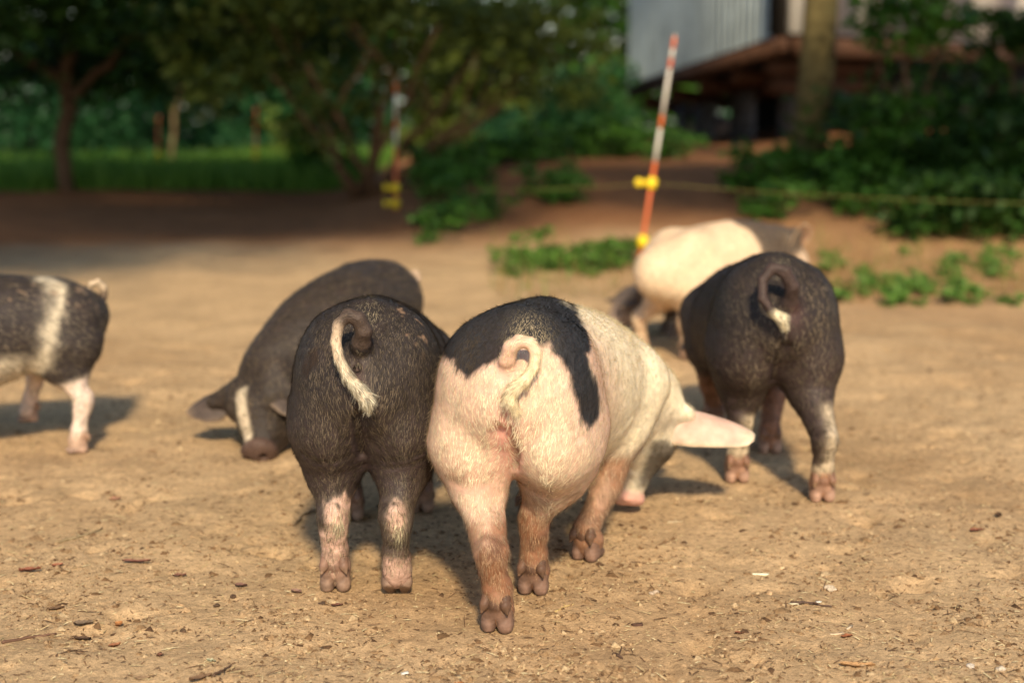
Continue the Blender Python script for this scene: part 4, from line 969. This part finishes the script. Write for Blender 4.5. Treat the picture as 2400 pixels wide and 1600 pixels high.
def paint_g(c):
    P, z, n1, n2, n3, sk, hr, de, ln = dark_base(c)
    w = smooth(.04, .0, np.abs(c['S2'][:, 0] + .06) - .03 + (n1 - .5) * .05) * smooth(.34, .28, z) ; sk = mixc(sk, (.55, .45, .33), w * .9); hr = mixc(hr, (.6, .5, .36), w)
    h = c['head'] > .5; sk = mixc(sk, (.17, .125, .095), .75 * np.ones(len(P))); sn = h * smooth(.3, .6, c['ha']); sk = mixc(sk, (.32, .23, .17), sn * .8); hr = mixc(hr, (.3, .22, .15), .5 * np.ones(len(P)))
    return sk, hr, de, ln

EAR_P = dict(out=(.60, .40, .31), inn=(.50, .22, .16), rim=(.70, .57, .40)); EAR_D = dict(out=(.075, .056, .046), inn=(.09, .06, .05), rim=(.22, .16, .11))
def straight(hip, th, sz, wf, tops, x0=-.045, dz=0):
    R = rotz(math.radians(th)); out = []
    for x, z, w, h in tops: out.append((np.array((hip[0], hip[1], 0)) + R @ (np.array((x, 0, z)) * sz), w * sz * wf, h * sz))
    return out
STD = [(-.045, .45, .085, .095), (.04, .45, .128, .132), (.15, .438, .142, .150), (.30, .405, .150, .160), (.45, .375, .160, .168), (.58, .350, .150, .165), (.68, .33, .125, .15), (.78, .295, .098, .12), (.86, .26, .085, .10)]

hipA = (0.0, 2.895)
RA = rotz(math.radians(13)); _h = lambda x, z: np.array((hipA[0], hipA[1], 0)) + RA @ np.array((x, 0, z))
pigA = dict(name='pig', seed=11, label='pale pink pig with a black saddle patch, muddy legs and one ear stuck out sideways', group=None, hip=hipA, sho=(.185, 3.44), head_hip=13, head_sho=32, wide=1.0,
    spine=[(_h(-.045, .455), .09, .098), (_h(.04, .455), .134, .134), (_h(.15, .442), .146, .152), ((.078, 3.17, .420), .156, .164), ((.13, 3.30, .385), .156, .170), ((.185, 3.43, .35), .140, .160), ((.245, 3.52, .32), .112, .138), ((.30, 3.58, .285), .09, .112)],
    hl=(-.027, 2.79, 0, 0), hr=(.047, 3.01, 0, 0), fr=(.172, 3.235, 0, 0), fl=(.05, 3.52, 0, 0),
    head_k=1.4, poll=(.368, 3.63, .270), snout=(.315, 3.60, .03), fore=(.93, .12, .25), skin=M_skin_pale, vox=.0052, hair=85000, hair_w=.00045, paint=paint_front,
    tail=[Q(u, v, y) for u, v, y in [(1190, 872, 2.80), (1188, 845, 2.775), (1196, 815, 2.765), (1216, 800, 2.765), (1242, 803, 2.77), (1256, 826, 2.765), (1252, 860, 2.755), (1232, 888, 2.745), (1208, 908, 2.735), (1199, 928, 2.735), (1206, 950, 2.74)]],
    tail_r=[.0175, .016, .0145, .013, .0115, .0105, .010, .010, .0105, .011, .008],
    ears=[dict(EAR_P, at=(.05, .0, -.030), dir=(.95, -.26, -.10), back=(-.05, -.40, .90), L=.205, W=.150, cup=1.25, droop=.14, prof=(.85, 1.0, .92, .74, .54, .38, .14)), dict(EAR_P, at=(.13, .012, .068), dir=(.25, .9, -.3), back=(-.1, .3, .9), L=.17, W=.125, cup=1.3, droop=.15)],
    dimples=[(Q(1187, 902, 2.785), .006)], creases=[([(1186, 925), (1184, 970), (1196, 1020), (1203, 1075), (1206, 1115)], .015, .007), ([(1166, 985), (1180, 1010), (1196, 1042)], .007, .005), ([(1200, 1000), (1212, 1045), (1214, 1085)], .008, .005), ([(1050, 1140), (1100, 1150), (1150, 1135)], .004, .008), ([(1330, 860), (1372, 980), (1365, 1030)], .004, .008)], bulges=[((.012, 2.96, .552), (.062, 3.16, .535), .066, .066)], hoof=((.20, .12, .085), (.11, .058, .035)), claw=(.15, .09, .055),
    folds=[((.13, 3.0, .335), (.16, 3.05, .46), .006), ((.20, 3.18, .36), (.235, 3.27, .47), .006)])
hipB = (-.303, 3.02)
pigB = dict(name='pig', seed=23, label='dark grey pig with pinkish shins and a long hanging cream-tipped tail, rump turned out', hip=hipB, sho=(-.31, 3.60), head_hip=-1, head_sho=-2, wide=.95,
    spine=straight(hipB, -1, 1.0, .97, STD), hl=(-.377, 3.03, 0, 0), hr=(-.243, 2.985, .012, 38), fl=(-.40, 3.55, 0, 0), fr=(-.23, 3.62, 0, 0),
    poll=(-.33, 3.92, .27), snout=(-.335, 3.99, .04), fore=(0, .95, .25), vox=.0052, hair=90000, hair_w=.00036, paint=paint_b,
    tail=[Q(u, v, y) for u, v, y in [(846, 806, 2.915), (853, 776, 2.895), (840, 748, 2.89), (815, 738, 2.89), (794, 760, 2.885), (787, 800, 2.875), (794, 840, 2.868), (814, 880, 2.862), (838, 910, 2.858), (856, 932, 2.858), (860, 946, 2.862)]],
    tail_r=[.0185, .0175, .0155, .0135, .0115, .0105, .0105, .0115, .013, .0145, .010],
    ears=[dict(EAR_D, at=(.1, .012, .068), dir=(-.6, .7, -.3), back=(-.3, -.2, .9)), dict(EAR_D, at=(.1, .012, -.068), dir=(.6, .7, -.3), back=(.3, -.2, .9))],
    dimples=[(Q(838, 862, 2.915), .005)], creases=[([(836, 970), (837, 1030), (842, 1085)], .012, .007), ([(700, 1078), (735, 1094), (785, 1092), (815, 1078)], .004, .006), ([(893, 1092), (950, 1084), (1000, 1066)], .004, .006), ([(905, 1108), (955, 1100), (1000, 1090)], .003, .005), ([(832, 845), (846, 858), (838, 872), (828, 860)], .003, .004)], bulges=[((-.303, 3.08, .548), (-.303, 3.28, .515), .066, .066)], hoof=((.23, .15, .105), (.19, .11, .075)), claw=(.30, .20, .13))
hipC = (.70, 3.83)
pigC = dict(name='pig', seed=37, label='black pig with a tightly curled tail, pale-striped legs and a wide hind stance', hip=hipC, sho=(.70, 4.43), head_hip=0, head_sho=1, wide=1.0,
    spine=straight(hipC, 0, 1.0, 1.0, STD), hl=(.611, 3.905, 0, 0), hr=(.803, 3.715, 0, 0), fl=tuple(G(1672, 1000)), fr=tuple(G(1803, 1058)),
    poll=(.70, 4.75, .28), snout=(.70, 4.83, .045), fore=(0, .95, .25), vox=.006, hair=42000, hair_w=.0006, paint=paint_c,
    tail=[Q(u, v, y) for u, v, y in [(1853, 708, 3.715), (1857, 672, 3.69), (1840, 637, 3.685), (1810, 628, 3.69), (1788, 655, 3.68), (1787, 698, 3.665), (1808, 730, 3.66), (1832, 748, 3.66), (1838, 765, 3.665)]],
    tail_r=[.019, .018, .0165, .0145, .013, .012, .012, .0165, .013],
    ears=[dict(EAR_D, at=(.1, .012, .068), dir=(-.6, .7, -.3), back=(-.3, -.2, .9)), dict(EAR_D, at=(.1, .012, -.068), dir=(.6, .7, -.3), back=(.3, -.2, .9))],
    creases=[([(1832, 790), (1822, 850), (1824, 905)], .011, .009)], bulges=[((.70, 3.89, .556), (.70, 4.10, .52), .066, .066)], hoof=((.36, .22, .155), (.20, .105, .065)))
hipD = (.63, 5.74)
pigD = dict(name='pig', seed=41, label='cream pig with a brown head and shoulders standing behind the black curly-tailed pig', hip=hipD, sho=(.95, 5.98), head_hip=52, head_sho=50, size=.86,
    spine=[((.555, 5.69, .345), .08, .09), ((.62, 5.735, .345), .12, .125), ((.71, 5.80, .350), .135, .145), ((.82, 5.885, .355), .14, .155), ((.93, 5.97, .360), .138, .155), ((1.01, 6.03, .365), .115, .135), ((1.09, 6.08, .365), .09, .11)],
    hr=tuple(G(1612, 838)), hl=(.52, 5.86, 0), fr=(1.02, 5.93, 0), fl=(.92, 6.14, 0),
    head_k=1.15, poll=tuple(Q(1836, 572, 6.08)), snout=tuple(Q(1912, 690, 6.10)), fore=(.85, -.1, .5), skin=M_skin_pale, vox=.0085, hair=9000, hair_w=.001, paint=paint_d,
    tail=None, ears=[dict(out=(.30, .2, .13), inn=(.26, .15, .09), rim=(.45, .32, .2), at=(.02, .03, -.05), dir=(.35, -.30, .70), back=(-.55, .70, .3), L=.105, W=.125, cup=1.2, droop=.0, prof=(.6, .85, 1.0, .95, .75, .5, .2)), dict(out=(.30, .2, .13), inn=(.26, .15, .09), rim=(.45, .32, .2), at=(.02, .03, .06), dir=(.5, .6, .35), back=(-.5, .3, .6), L=.11, W=.11)])
hipE = (-1.315, 4.36)
pigE = dict(name='pig', seed=53, label='dark pig with a white belt and pink hind leg walking away from the others', hip=hipE, sho=(-1.73, 4.12), head_hip=-120, head_sho=-120, size=.79, up=.025, wide=1.05,
    spine=straight(hipE, -120, .79, 1.05, [(-.045, .48, .085, .095), (.04, .485, .132, .130), (.15, .475, .150, .158), (.30, .455, .160, .195), (.45, .445, .168, .22), (.58, .445, .155, .205), (.68, .425, .125, .155), (.78, .345, .098, .125), (.86, .285, .085, .105)]),
    hl=(-1.272, 4.225, 0), hr=tuple(Q(70, 985, 4.5)), fl=(-1.70, 4.01, 0), fr=(-1.80, 4.18, 0),
    poll=(-1.95, 3.99, .24), snout=(-2.00, 3.96, .03), fore=(-.85, -.45, .25), vox=.0075, hair=14000, hair_w=.0009, paint=paint_e,
    tail=[Q(u, v, y) for u, v, y in [(226, 712, 4.44), (243, 694, 4.43), (244, 674, 4.42), (230, 661, 4.415), (213, 666, 4.415), (211, 682, 4.42)]], tail_r=[.013, .012, .011, .010, .009, .006],
    ears=[dict(EAR_D, at=(.1, .012, .068), dir=(-.7, -.6, -.3), back=(0, 0, 1)), dict(EAR_D, at=(.1, .012, -.068), dir=(-.7, .6, -.3), back=(0, 0, 1))], hoof=((.45, .30, .22), (.35, .22, .15)))
hipF = (-.44, 4.79)
pigF = dict(name='pig', seed=61, label='brown-grey pig with a white face stripe rooting head-down, facing opposite to its neighbours', hip=hipF, sho=(-.57, 4.47), head_hip=212, head_sho=214, size=.83, wide=1.05,
    spine=[((-.395, 4.87, .355), .08, .09), ((-.42, 4.81, .36), .12, .122), ((-.45, 4.73, .357), .136, .140), ((-.49, 4.63, .343), .145, .150), ((-.53, 4.53, .325), .150, .155), ((-.59, 4.45, .30), .138, .145), ((-.65, 4.37, .265), .112, .122), ((-.70, 4.31, .225), .092, .102)],
    hl=(-.36, 4.72, 0), hr=(-.54, 4.80, 0), fl=(-.45, 4.42, 0), fr=(-.66, 4.50, 0),
    head_k=1.75, poll=tuple(Q(618, 905, 4.28)), snout=tuple(Q(590, 1050, 4.12)), fore=(-.50, -.76, .38), vox=.007, hair=16000, hair_w=.0008, paint=paint_f,
    tail=[Q(u, v, y) for u, v, y in [(952, 690, 4.93), (968, 672, 4.95), (980, 655, 4.96), (976, 640, 4.96), (966, 640, 4.96)]], tail_r=[.012, .011, .010, .010, .008],
    ears=[dict(EAR_D, at=(.10, .015, -.062), dir=(-.9, .05, -.26), back=(-.2, -.62, .75), L=.13, W=.10, cup=.9, droop=.05), dict(EAR_D, at=(.08, .02, .06), dir=(.62, -.55, -.55), back=(.35, -.3, .9), L=.13, W=.11, cup=1.0, droop=.1)])
hipG = (1.03, 6.36)
pigG = dict(name='pig', seed=71, label='small dark pig mostly hidden behind the cream pig, muzzle to the ground', hip=hipG, sho=(.72, 6.26), head_hip=-108, head_sho=-104, size=.58,
    spine=straight(hipG, -107, .58, 1.0, STD), hl=(1.05, 6.29, 0), hr=(1.03, 6.43, 0), fl=(.68, 6.19, 0), fr=(.66, 6.31, 0),
    head_k=1.1, poll=(.52, 6.15, .20), snout=(.375, 6.07, .075), fore=(-.6, -.1, .8), vox=.0095, hair=4000, hair_w=.001, paint=paint_g, tail=None,
    ears=[dict(EAR_D, at=(.1, .012, .068), dir=(-.6, -.7, -.2), back=(.2, 0, 1)), dict(EAR_D, at=(.1, .012, -.068), dir=(-.6, .7, -.2), back=(.2, 0, 1))])
for S_ in (pigA, pigB, pigC, pigD, pigE, pigF, pigG): build_pig(S_)

# ------------------------------------------------------------------ litter on the ground
def gz(x, y):
    """height of the soil sheet at a point near the camera"""
    return tz(x, y) + float(relief(np.array([x]), np.array([y]))[0])
def gz_many(x, y):
    return terrain(x, y) + relief(x, y)

def crumbs():
    r = np.random.default_rng(81); n = 42000
    v = 1620 - 800 * r.random(n) ** 1.1; u = r.uniform(-40, 2440, n); b = (800 - v) / FPX; dz = -sP + b * cP; t = -CAM_H / dz
    x = (u - 1200) / FPX * t; y = (cP + b * sP) * t
    clump = noise(np.stack([x, y, 0 * x], 1), 5.5, 8, 3); keep = r.random(n) < np.clip((clump - .36) * 4.5, .10, 1); x, y = x[keep], y[keep]; n = len(x)
    z = gz_many(x, y); s = np.exp(r.normal(math.log(.0027), .55, n)); s = np.minimum(s, .012)
    base = np.array([(1, 0, 0), (-.5, .87, 0), (-.5, -.87, 0), (.3, .1, .7), (-.4, .2, .6)]); T = np.array([(0, 1, 3), (1, 4, 3), (1, 2, 4), (2, 0, 3), (2, 3, 4)])
    a = r.uniform(0, 6.28, n); sx = r.uniform(.7, 2.0, n)
    B = base[None] * (1 + r.normal(0, .25, (n, 5, 3))); X = B[..., 0] * sx[:, None]; Yv = B[..., 1]
    V = np.stack([(X * np.cos(a)[:, None] - Yv * np.sin(a)[:, None]), (X * np.sin(a)[:, None] + Yv * np.cos(a)[:, None]), B[..., 2]], -1) * s[:, None, None] + np.stack([x, y, z - .0005], 1)[:, None]
    pal = np.array([(.17, .10, .05), (.26, .165, .085), (.38, .255, .14), (.10, .058, .032), (.48, .35, .20)]); c = pal[r.choice(5, n, p=[.16, .32, .34, .05, .13])]
    tr = (np.arange(n)[:, None, None] * 5 + T[None]).reshape(-1, 3)
    o = put('soil_crumbs', mk_mesh('soil_crumbs', V.reshape(-1, 3), None, tr, np.repeat(c, 5, 0)), M_litter); kind(o, 'stuff'); o['label'] = 'crumbs and small clods of brown soil scattered over the run'; o['category'] = 'soil crumbs'
    # chaff: slivers of straw and bark
    n = 5200; v = 1620 - 700 * r.random(n) ** 1.15; u = r.uniform(-40, 2440, n); b = (800 - v) / FPX; dz = -sP + b * cP; t = -CAM_H / dz; x = (u - 1200) / FPX * t; y = (cP + b * sP) * t
    z = gz_many(x, y); a = r.uniform(0, 6.28, n); L = np.exp(r.normal(math.log(.010), .55, n)); w = r.uniform(.0007, .0017, n)
    d = np.stack([np.cos(a), np.sin(a), r.normal(0, .12, n)], 1); s_ = np.stack([-np.sin(a), np.cos(a), 0 * a], 1) * w[:, None]; P = np.stack([x, y, z + .002], 1); hi = np.array((0, 0, .0016))
    V = np.stack([P - s_, P + s_, P + d * L[:, None] + s_ * .6, P + d * L[:, None] - s_ * .6, P + d * L[:, None] * .5 + hi], 1).reshape(-1, 3)
    tr = (np.arange(n)[:, None, None] * 5 + np.array([(0, 1, 4), (1, 2, 4), (2, 3, 4), (3, 0, 4)])[None]).reshape(-1, 3)
    pal = np.array([(.55, .42, .22), (.70, .58, .33), (.13, .075, .04), (.22, .13, .07)]); c = pal[r.choice(4, n, p=[.3, .12, .33, .25])]
    o = put('straw_bits', mk_mesh('straw_bits', V, None, tr, np.repeat(c, 5, 0)), M_litter); kind(o, 'stuff'); o['label'] = 'slivers of straw and bark strewn over the soil'; o['category'] = 'straw bits'
crumbs()

def leaf_thing(u, v, L, W, ang, c, label, curl=.3, seed=0, group=None):
    L *= .85; W *= .85; curl *= .35; c = np.array(c) * .72 + .12 * np.mean(c)
    p = G(u, v); r = np.random.default_rng(seed + 500); nu, nv = 9, 5; U, Vv = np.meshgrid(np.linspace(0, 1, nu), np.linspace(-1, 1, nv), indexing='ij')
    w = W / 2 * np.sin(np.pi * U ** .8) ** .9 + .0006; X = (U - .5) * L; Y = w * Vv; Z = curl * W * (Vv ** 2) * .7 + curl * L * .25 * (U - .4) ** 2 * 2 + r.normal(0, .0009, U.shape) + .003
    ca, sa = math.cos(ang), math.sin(ang); V = np.stack([X * ca - Y * sa, X * sa + Y * ca, Z], -1).reshape(-1, 3); k = np.arange(nu * nv).reshape(nu, nv)
    q = np.stack([k[:-1, :-1], k[1:, :-1], k[1:, 1:], k[:-1, 1:]], -1).reshape(-1, 4)
    cc = np.array(c) * (.7 + .6 * noise(V, 150, seed, 2))[:, None]; mid = np.abs(Vv).reshape(-1) < .1; cc[mid] *= .75
    me = mk_mesh('fallen_leaf', np.concatenate([V, V - (0, 0, .0009)]), np.concatenate([q, q[:, ::-1] + nu * nv]), None, np.concatenate([cc, cc * .8]), True)
    tag(put('fallen_leaf', me, M_litter, None, (p[0], p[1], gz(p[0], p[1]))), label, 'leaf', group)
RED = (.28, .095, .05); BRN = (.20, .115, .06); ORG = (.50, .20, .05); TANL = (.45, .28, .14)
leaf_thing(2010, 1562, .075, .020, -.15, (.50, .27, .10), 'curled golden-brown leaf lying alone on open soil, the longest fallen leaf', .9, 1)
leaf_thing(2290, 1248, .045, .020, .1, RED, 'reddish brown leaf alone on the sunlit soil past the black pig\'s hooves', .6, 2)
leaf_thing(2340, 1212, .035, .018, 1.2, (.11, .06, .035), 'dark brown crumpled leaf just above a reddish leaf', 1.0, 3)
leaf_thing(1075, 1598, .024, .016, .3, ORG, 'small bright orange leaf fragment in front of the pale pig', .3, 4)
leaf_thing(333, 1587, .034, .016, .1, TANL, 'flat tan leaf near the long twig', .2, 5)
leaf_thing(470, 1595, .05, .018, .5, BRN, 'brown leaf folded along its midrib beside a flat tan leaf', 1.1, 6)
leaf_thing(135, 1331, .03, .022, .6, (.42, .15, .07), 'small rust-orange leaf on open dirt beside a dark red one', .4, 7)
leaf_thing(70, 1345, .055, .024, .2, RED, 'dark red crumpled leaf beside a small rust-orange leaf', .9, 8)
leaf_thing(320, 1322, .078, .016, -.05, (.26, .11, .07), 'long narrow red-brown leaf, the narrowest of those on the dirt', .8, 9)
leaf_thing(275, 1445, .030, .022, 1.0, ORG, 'orange and cream leaf fragment above a pile of dark leaves', .5, 10)
leaf_thing(268, 1498, .028, .018, .4, (.42, .17, .07), 'orange-brown leaf scrap half in the soil', .6, 11)
leaf_thing(130, 1424, .042, .016, .35, BRN, 'brown leaf tilted on edge in the open dirt', .9, 12)
leaf_thing(195, 1462, .045, .022, .1, (.19, .13, .08), 'grey-brown leaf on top of a small leaf pile', .8, 13)
leaf_thing(190, 1482, .05, .02, -.2, (.14, .08, .045), 'dark leaf at the bottom of a small leaf pile', .6, 14)
leaf_thing(270, 1170, .035, .022, .1, (.40, .19, .11), 'pinkish brown leaf on the dirt below the belted pig', .8, 15)
leaf_thing(420, 1346, .036, .014, .1, (.33, .15, .09), 'small red-brown leaf halfway to the dark grey pig', .5, 16)
leaf_thing(565, 1375, .034, .02, -.2, (.20, .10, .07), 'maroon leaf on the dirt near the pink-shinned legs', .7, 17)
leaf_thing(695, 1385, .034, .02, -.6, (.30, .17, .12), 'pale brown curled leaf touching the pink-shinned hind hoof', .9, 18)
leaf_thing(790, 1420, .03, .014, 0, (.20, .085, .05), 'dark red leaf in front of the pink-shinned hind hoof', .5, 19)
leaf_thing(1985, 1488, .03, .014, .3, (.42, .14, .05), 'orange-red leaf scrap beside pale wood shavings', .6, 20)
leaf_thing(1735, 1483, .026, .012, .2, (.40, .15, .07), 'small orange-brown leaf scrap on bare soil', .5, 21)
leaf_thing(375, 1536, .016, .011, .2, (.26, .11, .06), 'tiny reddish leaf chip on bare soil', .4, 22)
leaf_thing(495, 1550, .025, .010, -.4, (.50, .48, .28), 'pale green-white leaf sliver lying flat', .4, 23)

def twig(pts, rad, c, label, seed=0, name='twig'):
    P = [G(u, v) for u, v in pts]; o0 = P[0]; W_ = []
    for p in P: W_.append((p[0] - o0[0], p[1] - o0[1], gz(p[0], p[1]) - gz(o0[0], o0[1]) + rad * .9))
    W_ = np.array(W_); t = np.linspace(0, 1, len(W_)); tt = np.linspace(0, 1, 14); W2 = np.stack([np.interp(tt, t, W_[:, i]) for i in range(3)], 1); r = np.random.default_rng(seed); W2 += r.normal(0, rad * .45, W2.shape) * np.array((1, 1, .5))
    mb = MB(); mb.tube(W2, rad * np.linspace(1, .55, 14) * r.uniform(.8, 1.2, 14), 6, c=c)
    k = W2[7]; mb.tube([k, k + r.normal(0, .012, 3) * (1, 1, .3) + (0, 0, .004)], [rad * .6, rad * .3], 5, c=c)
    tag(put(name, mb.mesh(name, True), M_bark, None, (o0[0], o0[1], gz(o0[0], o0[1]))), label, name.replace('_', ' '))
twig([(5, 1512), (60, 1498), (132, 1480)], .0035, (.16, .09, .06), 'long brown twig lying across the dirt near the leaf pile', 1)
twig([(132, 1540), (170, 1525), (205, 1520)], .002, (.11, .07, .045), 'thin dark twig just in front of the long brown twig', 2)
twig([(500, 1590), (545, 1563)], .0025, (.12, .075, .05), 'short straight twig beside the folded brown leaf', 3)
twig([(130, 1272), (185, 1258), (240, 1238)], .0035, (.30, .23, .13), 'straw-coloured stick with a dark end below the belted pig', 4)
twig([(690, 1228), (715, 1205), (745, 1193)], .004, (.17, .12, .075), 'bent twig behind the pink-shinned hind leg', 5)
twig([(1300, 1440), (1325, 1428), (1345, 1422)], .0018, (.52, .38, .16), 'yellow straw stalk between the pale pig and a patch of chaff', 6, 'straw_stalk')
twig([(1565, 1222), (1600, 1219)], .002, (.62, .50, .32), 'pale straw lying near the pale pig\'s snout', 7, 'straw_stalk')
twig([(1440, 1530), (1458, 1543)], .003, (.08, .05, .035), 'short black twig on bare soil in front of the pale pig', 8)
twig([(1855, 1410), (1900, 1412), (1950, 1420)], .0035, (.10, .065, .05), 'dark rotten stick with pale flakes lying in the open soil', 9)
def chip(u, v, dims, ang, c, label, name='wood_chip', cat='wood chip'):
    p = G(u, v); r = np.random.default_rng(int(u)); b = np.array([(i, j, k) for i in (-.5, .5) for j in (-.5, .5) for k in (0, 1)]) * np.array(dims); b += r.normal(0, .12, b.shape) * np.array(dims)
    ca, sa = math.cos(ang), math.sin(ang); V = np.stack([b[:, 0] * ca - b[:, 1] * sa, b[:, 0] * sa + b[:, 1] * ca, b[:, 2] - .001], 1)
    mb = MB(); mb.add(V, [(0, 1, 3, 2), (4, 6, 7, 5), (0, 4, 5, 1), (2, 3, 7, 6), (0, 2, 6, 4), (1, 5, 7, 3)], c=c)
    tag(put(name, mb.mesh(name), M_litter, None, (p[0], p[1], gz(p[0], p[1]))), label, cat)
chip(1781, 1341, (.034, .006, .004), -.12, (.72, .70, .50), 'whitish green wood sliver lying flat between two hoof prints')
chip(1803, 1382, (.010, .030, .004), -.25, (.50, .33, .18), 'tan flat wood chip with a dark end')
chip(1862, 1411, (.016, .005, .004), .0, (.66, .62, .45), 'pale flake at the end of the dark rotten stick')
chip(1919, 1406, (.011, .005, .004), .1, (.70, .68, .60), 'white flake on the middle of the dark rotten stick')
chip(1960, 1483, (.030, .006, .004), .25, (.60, .46, .30), 'pale wood shaving beside an orange-red leaf scrap')
chip(1990, 1468, (.022, .006, .004), 1.0, (.58, .46, .32), 'pale wood shaving standing off at an angle from another')
chip(950, 1573, (.013, .009, .003), .3, (.75, .72, .64), 'tiny white chip on the soil in front of the pigs')
chip(1493, 1458, (.022, .007, .005), .05, (.09, .05, .035), 'ribbed dark bark chip in front of the pale pig', 'bark_chip', 'bark chip')
def stone(u, v, s_, c, label, seed):
    p = G(u, v); s = Sdf(); r = np.random.default_rng(seed)
    for i in range(6): q_ = r.normal(0, .35, 3) * s_ * (1, .8, .35); s.ell(q_ + np.array((0, 0, .25 * s_)), np.eye(3), np.array((.6, .5, .38)) * s_ * r.uniform(.6, 1.0), s_ * .12)
    V, F, Nn = mesh_sdf(s, np.array((-1.6, -1.6, -.9)) * s_, np.array((1.6, 1.6, 1.4)) * s_, s_ * .13); V = V + Nn * ((noise(V, 2.5 / s_, seed, 2) - .5) * s_ * .25)[:, None]
    cc = np.array(c) * (.75 + .5 * noise(V, 3 / s_, seed + 1, 3))[:, None]
    tag(put('stone', mk_mesh('stone', V, F, None, cc, True), M_litter, None, (p[0], p[1], gz(p[0], p[1]))), label, 'stone')
stone(1948, 1374, .016, (.50, .41, .30), 'pale angular stone casting a dark shadow, the largest on the soil', 5)
stone(2275, 1562, .010, (.46, .40, .33), 'small grey pebble near the golden-brown leaf', 6)
stone(2348, 1565, .012, (.48, .41, .32), 'rounded buff pebble beside a smaller grey one', 7)
stone(1535, 1385, .011, (.42, .33, .24), 'low tan pebble half sunk in the soil before the muddy foreleg', 8)
stone(428, 1472, .008, (.10, .065, .04), 'dark round dropping-like pebble alone on bare dirt', 9)
stone(548, 1397, .009, (.09, .055, .035), 'black clod with a lighter rim beside a maroon leaf', 10)
stone(508, 1417, .009, (.085, .055, .035), 'black rounded clod, smooth, a little apart from a rimmed one', 11)
stone(755, 1412, .008, (.075, .05, .035), 'small black clod beside the pink-shinned hind hooves', 12)
